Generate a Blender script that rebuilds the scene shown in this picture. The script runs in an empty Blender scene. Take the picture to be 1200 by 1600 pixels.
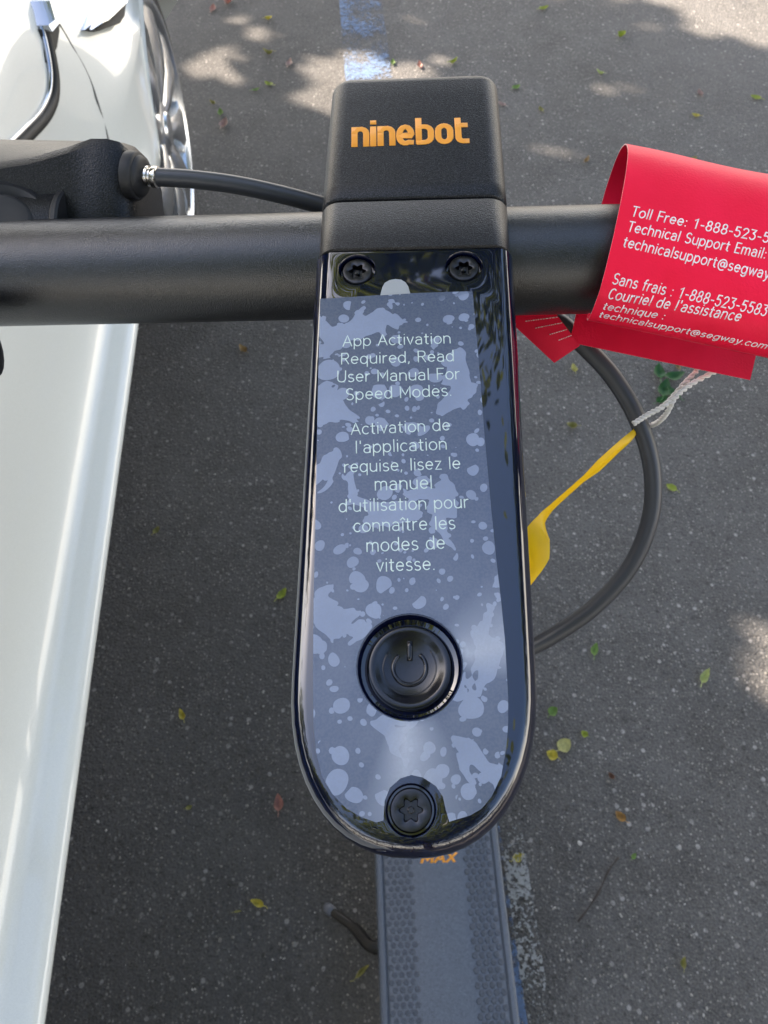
import bpy, bmesh, math, random
from mathutils import Vector, Matrix, noise
from mathutils.geometry import intersect_point_tri_2d
R = math.radians
C = bpy.context.scene
COL = C.collection

# ------------------------------------------------------------------ camera
PITCH = R(58); F = 1150.0; H = 1.40
cd = bpy.data.cameras.new("camera"); cam = bpy.data.objects.new("camera", cd); COL.objects.link(cam)
cam.location = (0, 0, H); cam.rotation_euler = (R(90) - PITCH, 0, 0)
cd.sensor_fit = 'VERTICAL'; cd.sensor_height = 36; cd.sensor_width = 27; cd.lens = 36 * F / 1600
cd.clip_start = 0.01; cd.clip_end = 500
cd.dof.use_dof = True; cd.dof.focus_distance = 0.222; cd.dof.aperture_fstop = 38
C.camera = cam
# ------------------------------------------------------------------ world, sun, exposure
SUN = Vector((-.858 * math.cos(R(40)), .514 * math.cos(R(40)), math.sin(R(40)))).normalized()
wd = bpy.data.worlds.new("World"); C.world = wd; wd.use_nodes = True
wn = wd.node_tree; bgn = wn.nodes['Background']
sky = wn.nodes.new('ShaderNodeTexSky'); sky.sky_type = 'NISHITA'; sky.sun_disc = False
sky.sun_elevation = R(40); sky.sun_rotation = math.atan2(SUN.x, SUN.y)
sky.dust_density = 2.5; sky.air_density = 1.0; sky.ozone_density = 1.0
# bright summer haze low in the sky and thin cloud higher up
wtc = wn.nodes.new('ShaderNodeTexCoord'); wsep = wn.nodes.new('ShaderNodeSeparateXYZ'); wn.links.new(wtc.outputs['Generated'], wsep.inputs[0])
wr = wn.nodes.new('ShaderNodeValToRGB'); wn.links.new(wsep.outputs[2], wr.inputs[0])
els = wr.color_ramp.elements; els[0].position = .0; els[0].color = (.85, .85, .85, 1); els[1].position = .5; els[1].color = (0, 0, 0, 1)
e_ = els.new(.28); e_.color = (.42, .42, .42, 1)
wno = wn.nodes.new('ShaderNodeTexNoise'); wno.inputs['Scale'].default_value = 2.3; wno.inputs['Detail'].default_value = 5; wn.links.new(wtc.outputs['Generated'], wno.inputs['Vector'])
wcl = wn.nodes.new('ShaderNodeValToRGB'); wn.links.new(wno.outputs[0], wcl.inputs[0]); wcl.color_ramp.elements[0].position = .52; wcl.color_ramp.elements[1].position = .68; wcl.color_ramp.elements[1].color = (.0, .0, .0, 1)
wmx = wn.nodes.new('ShaderNodeMath'); wmx.operation = 'MAXIMUM'; wn.links.new(wr.outputs[0], wmx.inputs[0]); wn.links.new(wcl.outputs[0], wmx.inputs[1])
wmix = wn.nodes.new('ShaderNodeMix'); wmix.data_type = 'RGBA'; wn.links.new(wmx.outputs[0], wmix.inputs[0]); wn.links.new(sky.outputs[0], wmix.inputs[6]); wmix.inputs[7].default_value = (10.9, 9.75, 8.1, 1)
wn.links.new(wmix.outputs[2], bgn.inputs[0]); bgn.inputs[1].default_value = 0.10
sd = bpy.data.lights.new("sun", 'SUN'); sun = bpy.data.objects.new("sun", sd); COL.objects.link(sun)
sd.energy = 5; sd.angle = R(.5); sd.color = (1, .83, .67)
sun.rotation_euler = SUN.to_track_quat('Z', 'Y').to_euler(); sun.location = SUN * 30
C.view_settings.view_transform = 'Standard'; C.view_settings.look = 'None'
C.view_settings.exposure = 2.45; C.view_settings.gamma = 1

# ------------------------------------------------------------------ camera maths
UPV = Vector((0, math.sin(PITCH), math.cos(PITCH))); FW = Vector((0, math.cos(PITCH), -math.sin(PITCH))); RT = Vector((1, 0, 0))
CP = Vector((0, 0, H))
def cw(x, up, d): return CP + RT * x + UPV * up + FW * d                 # camera axes -> world
def P(u, v, d): return cw((u - 600) / F * d, (800 - v) / F * d, d)       # photo pixel at a depth
def ray(u, v): return RT * ((u - 600) / F) + UPV * ((800 - v) / F) + FW
def G(u, v, z=0.0):
    d = ray(u, v); return CP + d * ((z - H) / d.z)
def vdir(x, up, d): return RT * x + UPV * up + FW * d

# ------------------------------------------------------------------ object helpers
def link(o): COL.objects.link(o); return o
def tag(o, label=None, cat=None, group=None, kind=None):
    for k, v in (('label', label), ('category', cat), ('group', group), ('kind', kind)):
        if v: o[k] = v
    return o
def thing(name, loc, label, cat, group=None):
    o = link(bpy.data.objects.new(name, None)); o.location = loc; o.empty_display_size = .05
    o['_loc'] = 0; del o['_loc']
    ORG[o.name] = Vector(loc)
    return tag(o, label, cat, group)
ORG = {}
def obj(name, bm, mat, parent=None, smooth=True, angle=None, origin=None):
    """link a bmesh given in world coordinates; its origin goes to its own middle"""
    me = bpy.data.meshes.new(name)
    bmesh.ops.recalc_face_normals(bm, faces=bm.faces) if getattr(bm, 'fixn', True) else None
    cs = [v.co for v in bm.verts]
    mn = Vector((min(c.x for c in cs), min(c.y for c in cs), min(c.z for c in cs)))
    mx = Vector((max(c.x for c in cs), max(c.y for c in cs), max(c.z for c in cs)))
    o0 = Vector(((mn.x + mx.x) / 2, (mn.y + mx.y) / 2, mn.z)) if origin is None else Vector(origin)
    bm.to_mesh(me); bm.free()
    me.transform(Matrix.Translation(-o0))
    if smooth:
        me.shade_smooth()
        if angle: me.set_sharp_from_angle(angle=R(angle))
    if not isinstance(mat, (list, tuple)): mat = [mat]
    for m in mat: me.materials.append(m)
    o = link(bpy.data.objects.new(name, me))
    ORG[o.name] = o0
    if parent is not None:
        o.parent = parent; o.location = o0 - ORG[parent.name]
    else: o.location = o0
    return o

def BM(): return bmesh.new()
def ring_loft(bm, rings, cap0=True, cap1=True, closed=True, mi=0):
    vs = [[bm.verts.new(p) for p in r] for r in rings]
    n = len(vs[0])
    for a, b in zip(vs, vs[1:]):
        for i in range(n if closed else n - 1):
            j = (i + 1) % n
            f = bm.faces.new((a[i], a[j], b[j], b[i])); f.material_index = mi
    if closed and cap0: bm.faces.new(list(reversed(vs[0]))).material_index = mi
    if closed and cap1: bm.faces.new(vs[-1]).material_index = mi
    return vs
def frame_from(t, ref=Vector((0, 0, 1))):
    t = t.normalized()
    if abs(t.dot(ref)) > .95: ref = Vector((1, 0, 0))
    a = t.cross(ref).normalized(); b = t.cross(a).normalized()
    return a, b
def tube(bm, pts, r, n=10, caps=True, flat=None, mi=0):
    """tube along points; r a number or a list; flat=(dir, k) squashes the section along dir"""
    pts = [Vector(p) for p in pts]; rings = []
    a = None
    for i, p in enumerate(pts):
        t = (pts[min(i + 1, len(pts) - 1)] - pts[max(i - 1, 0)]).normalized()
        if a is None: a, b = frame_from(t)
        else:
            a = (a - t * a.dot(t)).normalized(); b = t.cross(a)
        rr = r[i] if isinstance(r, (list, tuple)) else r
        rings.append([p + (a * math.cos(2 * math.pi * k / n) + b * math.sin(2 * math.pi * k / n)) * rr for k in range(n)])
    return ring_loft(bm, rings, caps, caps, mi=mi)
def spline(pts, k=8):
    pts = [Vector(p) for p in pts]; out = []
    q = [pts[0] * 2 - pts[1]] + pts + [pts[-1] * 2 - pts[-2]]
    for i in range(1, len(q) - 2):
        for j in range(k):
            t = j / k; p0, p1, p2, p3 = q[i - 1:i + 3]
            out.append(.5 * ((2 * p1) + (p2 - p0) * t + (2 * p0 - 5 * p1 + 4 * p2 - p3) * t * t + (3 * p1 - p0 - 3 * p2 + p3) * t ** 3))
    out.append(pts[-1]); return out
def lathe(bm, c, axis, prof, n=32, mi=0, cap=True):
    """profile of (radius, height along axis)"""
    a, b = frame_from(axis); axis = axis.normalized()
    rings = [[c + axis * h + (a * math.cos(2 * math.pi * k / n) + b * math.sin(2 * math.pi * k / n)) * max(r, 1e-6) for k in range(n)] for r, h in prof]
    return ring_loft(bm, rings, cap, cap, mi=mi)
def box(bm, c, ax, ay, az, sx, sy, sz, bev=0):
    b2 = bmesh.new(); bmesh.ops.create_cube(b2, size=1)
    for v in b2.verts: v.co = Vector((v.co.x * sx, v.co.y * sy, v.co.z * sz))
    if bev: bmesh.ops.bevel(b2, geom=b2.edges[:], offset=bev, segments=3, profile=.5, affect='EDGES')
    m = bpy.data.meshes.new("tmp"); 
    for v in b2.verts: v.co = c + ax * v.co.x + ay * v.co.y + az * v.co.z
    b2.to_mesh(m); b2.free(); bm.from_mesh(m); bpy.data.meshes.remove(m)
def in_poly(x, y, poly):
    c = False; n = len(poly); j = n - 1
    for i in range(n):
        xi, yi = poly[i]; xj, yj = poly[j]
        if (yi > y) != (yj > y) and x < (xj - xi) * (y - yi) / (yj - yi) + xi: c = not c
        j = i
    return c

# ------------------------------------------------------------------ materials
def mat(name, col, rough=.5, metal=0, ior=1.5, coat=0, coat_rough=.05):
    m = bpy.data.materials.new(name); m.use_nodes = True
    b = m.node_tree.nodes['Principled BSDF']
    b.inputs['Base Color'].default_value = (*col, 1); b.inputs['Roughness'].default_value = rough
    b.inputs['Metallic'].default_value = metal; b.inputs['IOR'].default_value = ior
    b.inputs['Coat Weight'].default_value = coat; b.inputs['Coat Roughness'].default_value = coat_rough
    return m
class NT:
    def __init__(s, m):
        s.t = m.node_tree; s.n = s.t.nodes; s.b = s.n['Principled BSDF']; s.co = s.n.new('ShaderNodeNewGeometry').outputs['Position']
    def l(s, a, b): s.t.links.new(a, b)
    def noise(s, scale, detail=3, rough=.5, vec=None, dist=0):
        x = s.n.new('ShaderNodeTexNoise'); x.inputs['Scale'].default_value = scale; x.inputs['Detail'].default_value = detail
        x.inputs['Roughness'].default_value = rough; x.inputs['Distortion'].default_value = dist
        s.l(vec or s.co, x.inputs['Vector']); return x.outputs[0]
    def vor(s, scale, feat='F1', rnd=1, vec=None):
        x = s.n.new('ShaderNodeTexVoronoi'); x.feature = feat; x.inputs['Scale'].default_value = scale; x.inputs['Randomness'].default_value = rnd
        s.l(vec or s.co, x.inputs['Vector']); return x
    def ramp(s, f, stops, interp='LINEAR'):
        x = s.n.new('ShaderNodeValToRGB'); x.color_ramp.interpolation = interp; e = x.color_ramp.elements
        while len(e) < len(stops): e.new(.5)
        for k, (p, c) in zip(e, stops):
            k.position = p; k.color = (*c, 1) if isinstance(c, tuple) else (c, c, c, 1)
        s.l(f, x.inputs[0]); return x.outputs[0]
    def math(s, op, a, b=None, clamp=False):
        x = s.n.new('ShaderNodeMath'); x.operation = op; x.use_clamp = clamp
        for i, v in enumerate((a, b)):
            if v is None: continue
            if isinstance(v, (int, float)): x.inputs[i].default_value = v
            else: s.l(v, x.inputs[i])
        return x.outputs[0]
    def mix(s, f, a, b, blend='MIX'):
        x = s.n.new('ShaderNodeMix'); x.data_type = 'RGBA'; x.blend_type = blend
        for i, v in ((0, f), (6, a), (7, b)):
            if isinstance(v, (int, float)): x.inputs[i].default_value = v if i == 0 else (v, v, v, 1)
            elif isinstance(v, tuple): x.inputs[i].default_value = (*v, 1)
            else: s.l(v, x.inputs[i])
        return x.outputs[2]
    def bump(s, h, strength=.3, dist=.001):
        x = s.n.new('ShaderNodeBump'); x.inputs['Strength'].default_value = strength; x.inputs['Distance'].default_value = dist
        s.l(h, x.inputs['Height']); s.l(x.outputs[0], s.b.inputs['Normal']); return x
    def set(s, k, v): s.l(v, s.b.inputs[k])

def powder(name, col, rough=.45, scale=1400, st=.35, ior=1.5):
    m = mat(name, col, rough, ior=ior); t = NT(m)
    n = t.noise(scale, 0, .5); t.bump(n, st, .0004)
    grain = t.ramp(t.noise(2600, 1, .5), [(.40, 0.), (.56, .35), (.72, 1.)])
    t.set('Roughness', t.ramp(t.noise(60, 3), [(.3, rough - .012), (.7, rough + .012)]))
    d = t.vor(700); spk = t.ramp(d.outputs['Distance'], [(.0, 1.), (.035, 1.), (.05, 0.)])
    sel = t.ramp(t.noise(160, 1), [(.66, 0.), (.69, 1.)])
    t.set('Base Color', t.mix(t.math('MULTIPLY', spk, sel), t.mix(grain, tuple(c * .4 for c in col), tuple(c * 4.2 for c in col)), (.35, .34, .32)))
    return m
M = {}
M['powder'] = powder('black_powder_coat', (.007, .007, .008), .31, 2600, .34, ior=1.75)
M['cap'] = powder('black_textured_plastic', (.010, .0105, .012), .38, 2600, .28, ior=1.4)
M['plastic'] = powder('black_matt_plastic', (.0075, .0075, .008), .42, 1700, .35, ior=1.42)
M['rubber'] = mat('dark_rubber', (.017, .017, .018), .55)
M['cable'] = mat('cable_sheath', (.040, .042, .048), .38, ior=1.55)
M['gloss'] = mat('gloss_black_shell', (.0022, .004, .018), .03, ior=1.9)
M['button'] = mat('button_black', (.004, .0045, .010), .2, ior=1.6)
M['screw'] = mat('black_oxide_screw', (.06, .06, .065), .3, 1)
M['steel'] = mat('bright_steel', (.62, .6, .56), .22, 1)
M['orange'] = mat('orange_print', (.85, .34, .03), .5)
M['chrome'] = mat('chrome', (.42, .44, .47), .07, 1)
M['dark'] = mat('dark_gap', (.006, .006, .006), .6)
M['tyre'] = mat('tyre_rubber', (.02, .02, .02), .75)
M['glass'] = mat('tinted_glass', (.01, .013, .014), .02, ior=1.55)
M['red_lamp'] = mat('red_lamp', (.35, .01, .01), .1)

# white pearl car paint
m = mat('pearl_white_paint', (.575, .595, .573), .3, coat=1, coat_rough=.03); t = NT(m)
t.set('Base Color', t.mix(t.ramp(t.noise(900, 2), [(.35, 0.), (.65, 1.)]), (.60, .625, .598), (.655, .68, .655)))
M['paint'] = m
m = mat('alloy_silver', (.74, .75, .76), .27, 1); t = NT(m)
M['alloy'] = m

# asphalt
m = mat('asphalt', (.06, .06, .06), .85); t = NT(m)
big = t.noise(1.1, 4, .6); med = t.noise(9, 5, .65); fine = t.noise(260, 3, .6)
base = t.mix(t.ramp(med, [(.3, 0.), (.7, 1.)]), (.034, .034, .034), (.078, .078, .078))
base = t.mix(t.ramp(big, [(.35, 0.), (.65, 1.)]), base, t.mix(.5, base, (.105, .107, .11)))
base = t.mix(t.ramp(fine, [(.42, 0.), (.74, .7)]), base, (.155, .149, .140))
v1 = t.vor(170); st = t.ramp(v1.outputs['Distance'], [(.0, 1.), (.30, 1.), (.42, 0.)])
pk = t.n.new('ShaderNodeSeparateColor'); t.l(v1.outputs['Color'], pk.inputs[0])
base = t.mix(t.math('MULTIPLY', st, t.ramp(pk.outputs[0], [(.55, 0.), (.92, .75)])), base, t.mix(pk.outputs[1], (.22, .21, .19), (.30, .29, .28)))
v2 = t.vor(62); st2 = t.ramp(v2.outputs['Distance'], [(.0, 1.), (.20, 1.), (.30, 0.)])
pk2 = t.n.new('ShaderNodeSeparateColor'); t.l(v2.outputs['Color'], pk2.inputs[0])
base = t.mix(t.math('MULTIPLY', st2, t.ramp(pk2.outputs[0], [(.80, 0.), (.95, .8)])), base, (.33, .32, .31))
dk = t.ramp(t.noise(75, 4, .75), [(.54, 0.), (.66, .75)])
base = t.mix(dk, base, (.028, .027, .027))
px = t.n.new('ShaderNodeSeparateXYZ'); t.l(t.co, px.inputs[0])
shade_ramp = t.ramp(t.math('ADD', t.math('ADD', px.outputs[0], t.math('MULTIPLY', px.outputs[1], .11)), t.math('MULTIPLY', t.math('SUBTRACT', t.noise(2.5, 4, .6), .5), .5)), [(.0, 0.), (.5, 1.)])  # painted shade: ground darker towards the car, lighter to the right
base = t.mix(shade_ramp, t.mix(1., base, (.88, .88, .88), 'MULTIPLY'), t.mix(1., base, (1.27, 1.265, 1.26), 'MULTIPLY'))
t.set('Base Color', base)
h = t.math('ADD', t.math('MULTIPLY', t.vor(150).outputs['Distance'], -.6), fine)
t.bump(h, 1., .006)
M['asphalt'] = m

def worn(name, col, lo, hi, edge_scale=70, seed=0.):
    m = mat(name, col, .7); t = NT(m)
    mp = t.n.new('ShaderNodeVectorMath'); mp.operation = 'ADD'; t.l(t.co, mp.inputs[0]); mp.inputs[1].default_value = (seed, seed * 2, 0)
    a = t.noise(5, 3, .6, mp.outputs[0]); b = t.noise(edge_scale, 4, .65, mp.outputs[0])
    s = t.math('ADD', t.math('MULTIPLY', a, .9), t.math('MULTIPLY', b, .9))
    al = t.ramp(s, [(lo, 0.), (hi, 1.)])
    t.set('Alpha', t.math('MULTIPLY', al, .66))
    t.set('Base Color', t.mix(t.ramp(t.noise(180, 2), [(.3, 0.), (.7, 1.)]), col, tuple(c * .72 for c in col)))
    return m
M['blue_paint'] = worn('worn_blue_paint', (.14, .235, .42), .84, 1.0, 95, 3.1)
M['white_paint'] = worn('worn_white_paint', (.45, .46, .45), .97, 1.07, 170, 7.7)

# protective film: the film's own blotches where it has lifted from the panel
def film_material(axu, axv, o):
    m = mat('blue_protective_film', (.1, .14, .24), .3, ior=1.6); t = NT(m)
    nz = t.n.new('ShaderNodeTexNoise'); nz.inputs['Scale'].default_value = 90; nz.inputs['Detail'].default_value = 1; t.l(t.co, nz.inputs['Vector'])
    sub = t.n.new('ShaderNodeVectorMath'); sub.operation = 'SUBTRACT'; t.l(nz.outputs['Color'], sub.inputs[0]); sub.inputs[1].default_value = (.5, .5, .5)
    sc = t.n.new('ShaderNodeVectorMath'); sc.operation = 'SCALE'; t.l(sub.outputs[0], sc.inputs[0]); sc.inputs['Scale'].default_value = .0045
    ad = t.n.new('ShaderNodeVectorMath'); t.l(t.co, ad.inputs[0]); t.l(sc.outputs[0], ad.inputs[1])
    wv = ad.outputs[0]
    def dots(scale, keep, r0, r1):
        v = t.vor(scale, vec=wv); s = t.n.new('ShaderNodeSeparateColor'); t.l(v.outputs['Color'], s.inputs[0])
        rad = t.math('ADD', t.math('MULTIPLY', s.outputs[0], r1 - r0), r0)
        inside = t.math('LESS_THAN', v.outputs['Distance'], rad)
        return t.math('MULTIPLY', inside, t.math('GREATER_THAN', s.outputs[1], 1 - keep))
    dens = t.ramp(t.noise(26, 2), [(.30, 0.), (.38, 1.)])
    d1 = dots(185, .62, .12, .44); d2 = dots(380, .50, .12, .38); d3 = dots(120, .30, .16, .46)
    big = t.math('GREATER_THAN', t.noise(50, 3.2, .58, wv, .45), .565)
    al = t.math('MAXIMUM', t.math('MAXIMUM', t.math('MULTIPLY', t.math('MAXIMUM', d1, d2), dens), d3), big)
    # painted glare: pale rays around the button mixed into the film's colour
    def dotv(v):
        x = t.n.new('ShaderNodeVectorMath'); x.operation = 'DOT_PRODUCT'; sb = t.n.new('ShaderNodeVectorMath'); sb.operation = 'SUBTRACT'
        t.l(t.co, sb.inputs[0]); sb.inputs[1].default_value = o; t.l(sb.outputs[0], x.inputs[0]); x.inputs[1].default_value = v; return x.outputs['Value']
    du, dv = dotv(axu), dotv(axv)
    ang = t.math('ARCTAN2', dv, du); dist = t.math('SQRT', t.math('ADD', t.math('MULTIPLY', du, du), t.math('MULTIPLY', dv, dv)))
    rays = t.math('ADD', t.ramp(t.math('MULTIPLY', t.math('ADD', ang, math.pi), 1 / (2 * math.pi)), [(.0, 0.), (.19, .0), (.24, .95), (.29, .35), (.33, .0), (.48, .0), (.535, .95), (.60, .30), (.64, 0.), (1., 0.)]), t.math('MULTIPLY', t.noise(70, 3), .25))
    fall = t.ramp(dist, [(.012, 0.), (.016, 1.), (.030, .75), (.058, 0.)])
    glare = t.math('MULTIPLY', rays, fall)
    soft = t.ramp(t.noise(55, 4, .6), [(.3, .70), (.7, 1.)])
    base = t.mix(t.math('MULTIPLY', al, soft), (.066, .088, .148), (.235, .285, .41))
    base = t.mix(glare, base, (.40, .43, .50))
    base = t.mix(t.ramp(t.noise(1500, 1), [(.35, 0.), (.65, .22)]), base, (.20, .22, .26))
    t.set('Base Color', base)
    t.set('Roughness', t.mix(al, .20, .30))
    t.bump(t.noise(60, 2), .06, .001)
    return m

# ------------------------------------------------------------------ stroke lettering
def arc(cx, cy, rx, ry, a0, a1, n=None):
    n = n or max(4, int(abs(a1 - a0) / 20))
    return [(cx + rx * math.cos(R(a0 + (a1 - a0) * i / n)), cy + ry * math.sin(R(a0 + (a1 - a0) * i / n))) for i in range(n + 1)]
X = .68
def _arch(x0, x1, top=X, bot=0, start=None):
    r = (x1 - x0) / 2
    return [(x0, top - r)] + arc(x0 + r, top - r, r, r, 180, 0, 8)[1:] + [(x1, bot)]
bowl = arc(.28, X / 2, .28, X / 2, 0, 360, 20)
GL = {
 'a': (.58, [arc(.25, X - .22, .23, .22, 150, 0, 8) + [(.48, 0)], [(.48, .40), (.22, .40)] + arc(.22, .20, .20, .20, 90, 270, 8)[1:] + [(.30, .0)] + arc(.30, .18, .18, .18, 270, 350, 4)[1:]]),
 'b': (.62, [[(.02, 1), (.02, 0)], arc(.29, X / 2, .27, X / 2, 0, 360, 20)]),
 'c': (.52, [arc(.27, X / 2, .27, X / 2, 48, 312, 14)]),
 'd': (.62, [[(.54, 1), (.54, 0)], arc(.27, X / 2, .27, X / 2, 0, 360, 20)]),
 'e': (.60, [[(.02, .36), (.54, .36)] + arc(.28, X / 2 + .01, .26, X / 2 - .01, 2, 315, 16)]),
 'f': (.34, [[(.32, .98)] + arc(.26, .84, .14, .15, 80, 180, 5) + [(.12, 0)], [(0, X - .02), (.30, X - .02)]]),
 'g': (.62, [arc(.27, X / 2, .27, X / 2, 0, 360, 20), [(.54, X), (.54, -.08)] + arc(.30, -.06, .24, .22, 0, -150, 8)]),
 'h': (.60, [[(.03, 1), (.03, 0)], _arch(.03, .52)]),
 'i': (.14, [[(.05, X), (.05, 0)], [(.05, .93), (.05, .95)]]),
 'î': (.16, [[(.06, X), (.06, 0)], [(-.10, .84), (.06, 1.0), (.22, .84)]]),
 'l': (.14, [[(.05, 1), (.05, 0)]]),
 'm': (.92, [[(.03, X), (.03, 0)], _arch(.03, .43), _arch(.43, .83)]),
 'n': (.60, [[(.03, X), (.03, 0)], _arch(.03, .52)]),
 'o': (.60, [bowl]),
 'p': (.62, [[(.02, X), (.02, -.28)], arc(.29, X / 2, .27, X / 2, 0, 360, 20)]),
 'q': (.62, [[(.54, X), (.54, -.28)], arc(.27, X / 2, .27, X / 2, 0, 360, 20)]),
 'r': (.36, [[(.03, X), (.03, 0)], [(.03, .42)] + arc(.29, .42, .26, .25, 180, 85, 5)]),
 's': (.48, [arc(.22, .51, .19, .17, 35, 250, 9) + arc(.22, .17, .21, .17, 80, -145, 9)]),
 't': (.36, [[(.13, .90), (.13, .14)] + arc(.26, .14, .13, .14, 180, 285, 5), [(0, X - .02), (.31, X - .02)]]),
 'u': (.60, [[(.03, X), (.03, .24)] + arc(.275, .24, .245, .24, 180, 360, 8)[1:] + [(.52, X)], [(.52, .24), (.52, 0)]]),
 'v': (.52, [[(0, X), (.24, 0), (.48, X)]]),
 'w': (.80, [[(0, X), (.19, 0), (.38, X), (.57, 0), (.76, X)]]),
 'y': (.52, [[(0, X), (.25, .02)], [(.50, X), (.20, -.22), (.08, -.28)]]),
 'z': (.50, [[(.02, X), (.44, X), (.02, 0), (.45, 0)]]),
 'A': (.74, [[(0, 0), (.35, 1), (.70, 0)], [(.12, .33), (.58, .33)]]),
 'R': (.66, [[(.04, 0), (.04, 1), (.34, 1)] + arc(.34, .745, .24, .255, 90, -90, 9)[1:] + [(.04, .49)], [(.32, .49), (.60, 0)]]),
 'U': (.72, [[(.04, 1), (.04, .28)] + arc(.34, .28, .30, .28, 180, 360, 9)[1:] + [(.64, 1)]]),
 'M': (.86, [[(.04, 0), (.04, 1), (.41, .25), (.78, 1), (.78, 0)]]),
 'F': (.56, [[(.04, 0), (.04, 1), (.52, 1)], [(.04, .52), (.46, .52)]]),
 'S': (.62, [arc(.29, .75, .25, .25, 35, 250, 10) + arc(.29, .25, .27, .25, 85, -145, 10)]),
 'T': (.60, [[(0, 1), (.56, 1)], [(.28, 1), (.28, 0)]]),
 'E': (.56, [[(.50, 1), (.04, 1), (.04, 0), (.50, 0)], [(.04, .52), (.44, .52)]]),
 'C': (.64, [arc(.34, .5, .31, .5, 50, 310, 16)]),
 'X': (.64, [[(0, 1), (.58, 0)], [(.58, 1), (0, 0)]]),
 '1': (.52, [[(.04, .80), (.28, 1), (.28, 0)]]),
 '2': (.60, [arc(.28, .74, .25, .26, 165, -25, 10) + [(.02, 0), (.54, 0)]]),
 '3': (.60, [[(.04, 1), (.50, 1), (.26, .60)] + arc(.26, .30, .26, .30, 88, -150, 11)]),
 '5': (.60, [[(.48, 1), (.10, 1), (.07, .56)] + arc(.27, .32, .26, .32, 120, -150, 12)]),
 '8': (.60, [arc(.28, .76, .21, .24, 0, 360, 14), arc(.28, .27, .26, .27, 0, 360, 16)]),
 '@': (1.0, [arc(.46, .40, .19, .22, 0, 360, 14), [(.65, .62), (.65, .30)] + arc(.77, .30, .12, .14, 180, 320, 4) + arc(.47, .36, .45, .52, -5, 300, 18)]),
 '.': (.20, [[(.06, .01), (.06, .04)]]), ',': (.20, [[(.08, .05), (.03, -.14)]]), ':': (.22, [[(.07, .02), (.07, .05)], [(.07, .55), (.07, .58)]]),
 '-': (.40, [[(.04, .40), (.32, .40)]]), "'": (.18, [[(.07, 1), (.07, .78)]]), ' ': (.30, []),
}
def lettering(bm, text, place, width, gap=.13, weight=.07, height=1.0, flat=.35, sides=6, shear=0.0, capm=None):
    """monoline letters as flattened rods; place(x, y) in metres -> (point, normal); width = length of the line"""
    x = 0; S = []
    for ch in text:
        adv, st = GL[ch]
        for s in st: S.append([(p[0] + x + p[1] * shear, p[1]) for p in s])
        x += adv + gap
    x -= gap
    k = width / x
    if capm: height = capm / k
    for s in S:
        pts = []
        for i in range(len(s) - 1):                                       # split long strokes so they follow a curved card
            (x0, y0), (x1, y1) = s[i], s[i + 1]
            m_ = max(1, int(math.hypot(x1 - x0, y1 - y0) / .34))
            for j in range(m_): pts.append((x0 + (x1 - x0) * j / m_, y0 + (y1 - y0) * j / m_))
        pts.append(s[-1])
        closed = len(s) > 4 and math.hypot(s[0][0] - s[-1][0], s[0][1] - s[-1][1]) < 1e-4
        if closed: pts = pts[:-1]
        n = len(pts); rings = []
        for i, (px, py) in enumerate(pts):
            if closed: a, b = pts[i - 1], pts[(i + 1) % n]
            else: a, b = pts[max(i - 1, 0)], pts[min(i + 1, n - 1)]
            tx, ty = b[0] - a[0], b[1] - a[1] * 1.0; L = math.hypot(tx, ty) or 1
            nx, ny = -ty / L, tx / L
            # mitre at corners
            mi_ = 1.0
            if 0 < i < n - 1 or closed:
                a1 = math.atan2(py - a[1], px - a[0]); a2 = math.atan2(b[1] - py, b[0] - px)
                mi_ = min(1.5, 1 / max(.3, abs(math.cos((a2 - a1) / 2))))
            w = weight / 2 * mi_
            ex = 0
            if not closed and i in (0, n - 1): ex = weight * .35 * (-1 if i == 0 else 1)
            qx, qy = px + tx / L * ex, py + ty / L * ex
            c, nr = place(qx * k, qy * k * height)
            e, _ = place((qx + nx * w) * k, (qy + ny * w) * k * height)
            side = e - c; r = weight / 2 * k * flat
            rings.append([c + side * math.cos(2 * math.pi * j / sides) + nr * (r * math.sin(2 * math.pi * j / sides)) for j in range(sides)])
        if closed: rings.append(rings[0])
        ring_loft(bm, rings, not closed, not closed)
    return bm

# ================================================================== ground
bm = BM(); bmesh.ops.create_grid(bm, x_segments=8, y_segments=8, size=60)
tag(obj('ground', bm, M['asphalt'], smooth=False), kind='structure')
def strip(pts_l, pts_r, z):
    bm = BM(); L = [bm.verts.new(p + Vector((0, 0, z))) for p in pts_l]; Rr = [bm.verts.new(p + Vector((0, 0, z))) for p in pts_r]
    for i in range(len(L) - 1): bm.faces.new((L[i], Rr[i], Rr[i + 1], L[i + 1]))
    return bm
a0, a1 = G(532, 25), G(597, 25); b1 = G(815, 1565)
dirl = (a1 - b1).normalized(); wid = (a1 - a0).length
side = Vector((dirl.y, -dirl.x, 0))
def lane(off0, off1, z, y0=-8, y1=14):
    A = [b1 + dirl * y0 + side * off0, b1 + dirl * y1 + side * off0]; B = [b1 + dirl * y0 + side * off1, b1 + dirl * y1 + side * off1]
    return strip(A, B, z)
tag(obj('blue_parking_line', lane(-wid, .004, .004), M['blue_paint'], smooth=False), kind='structure')
tag(obj('white_parking_line', lane(.002, .042, .008, -8, .75), M['white_paint'], smooth=False), kind='structure')

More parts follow.
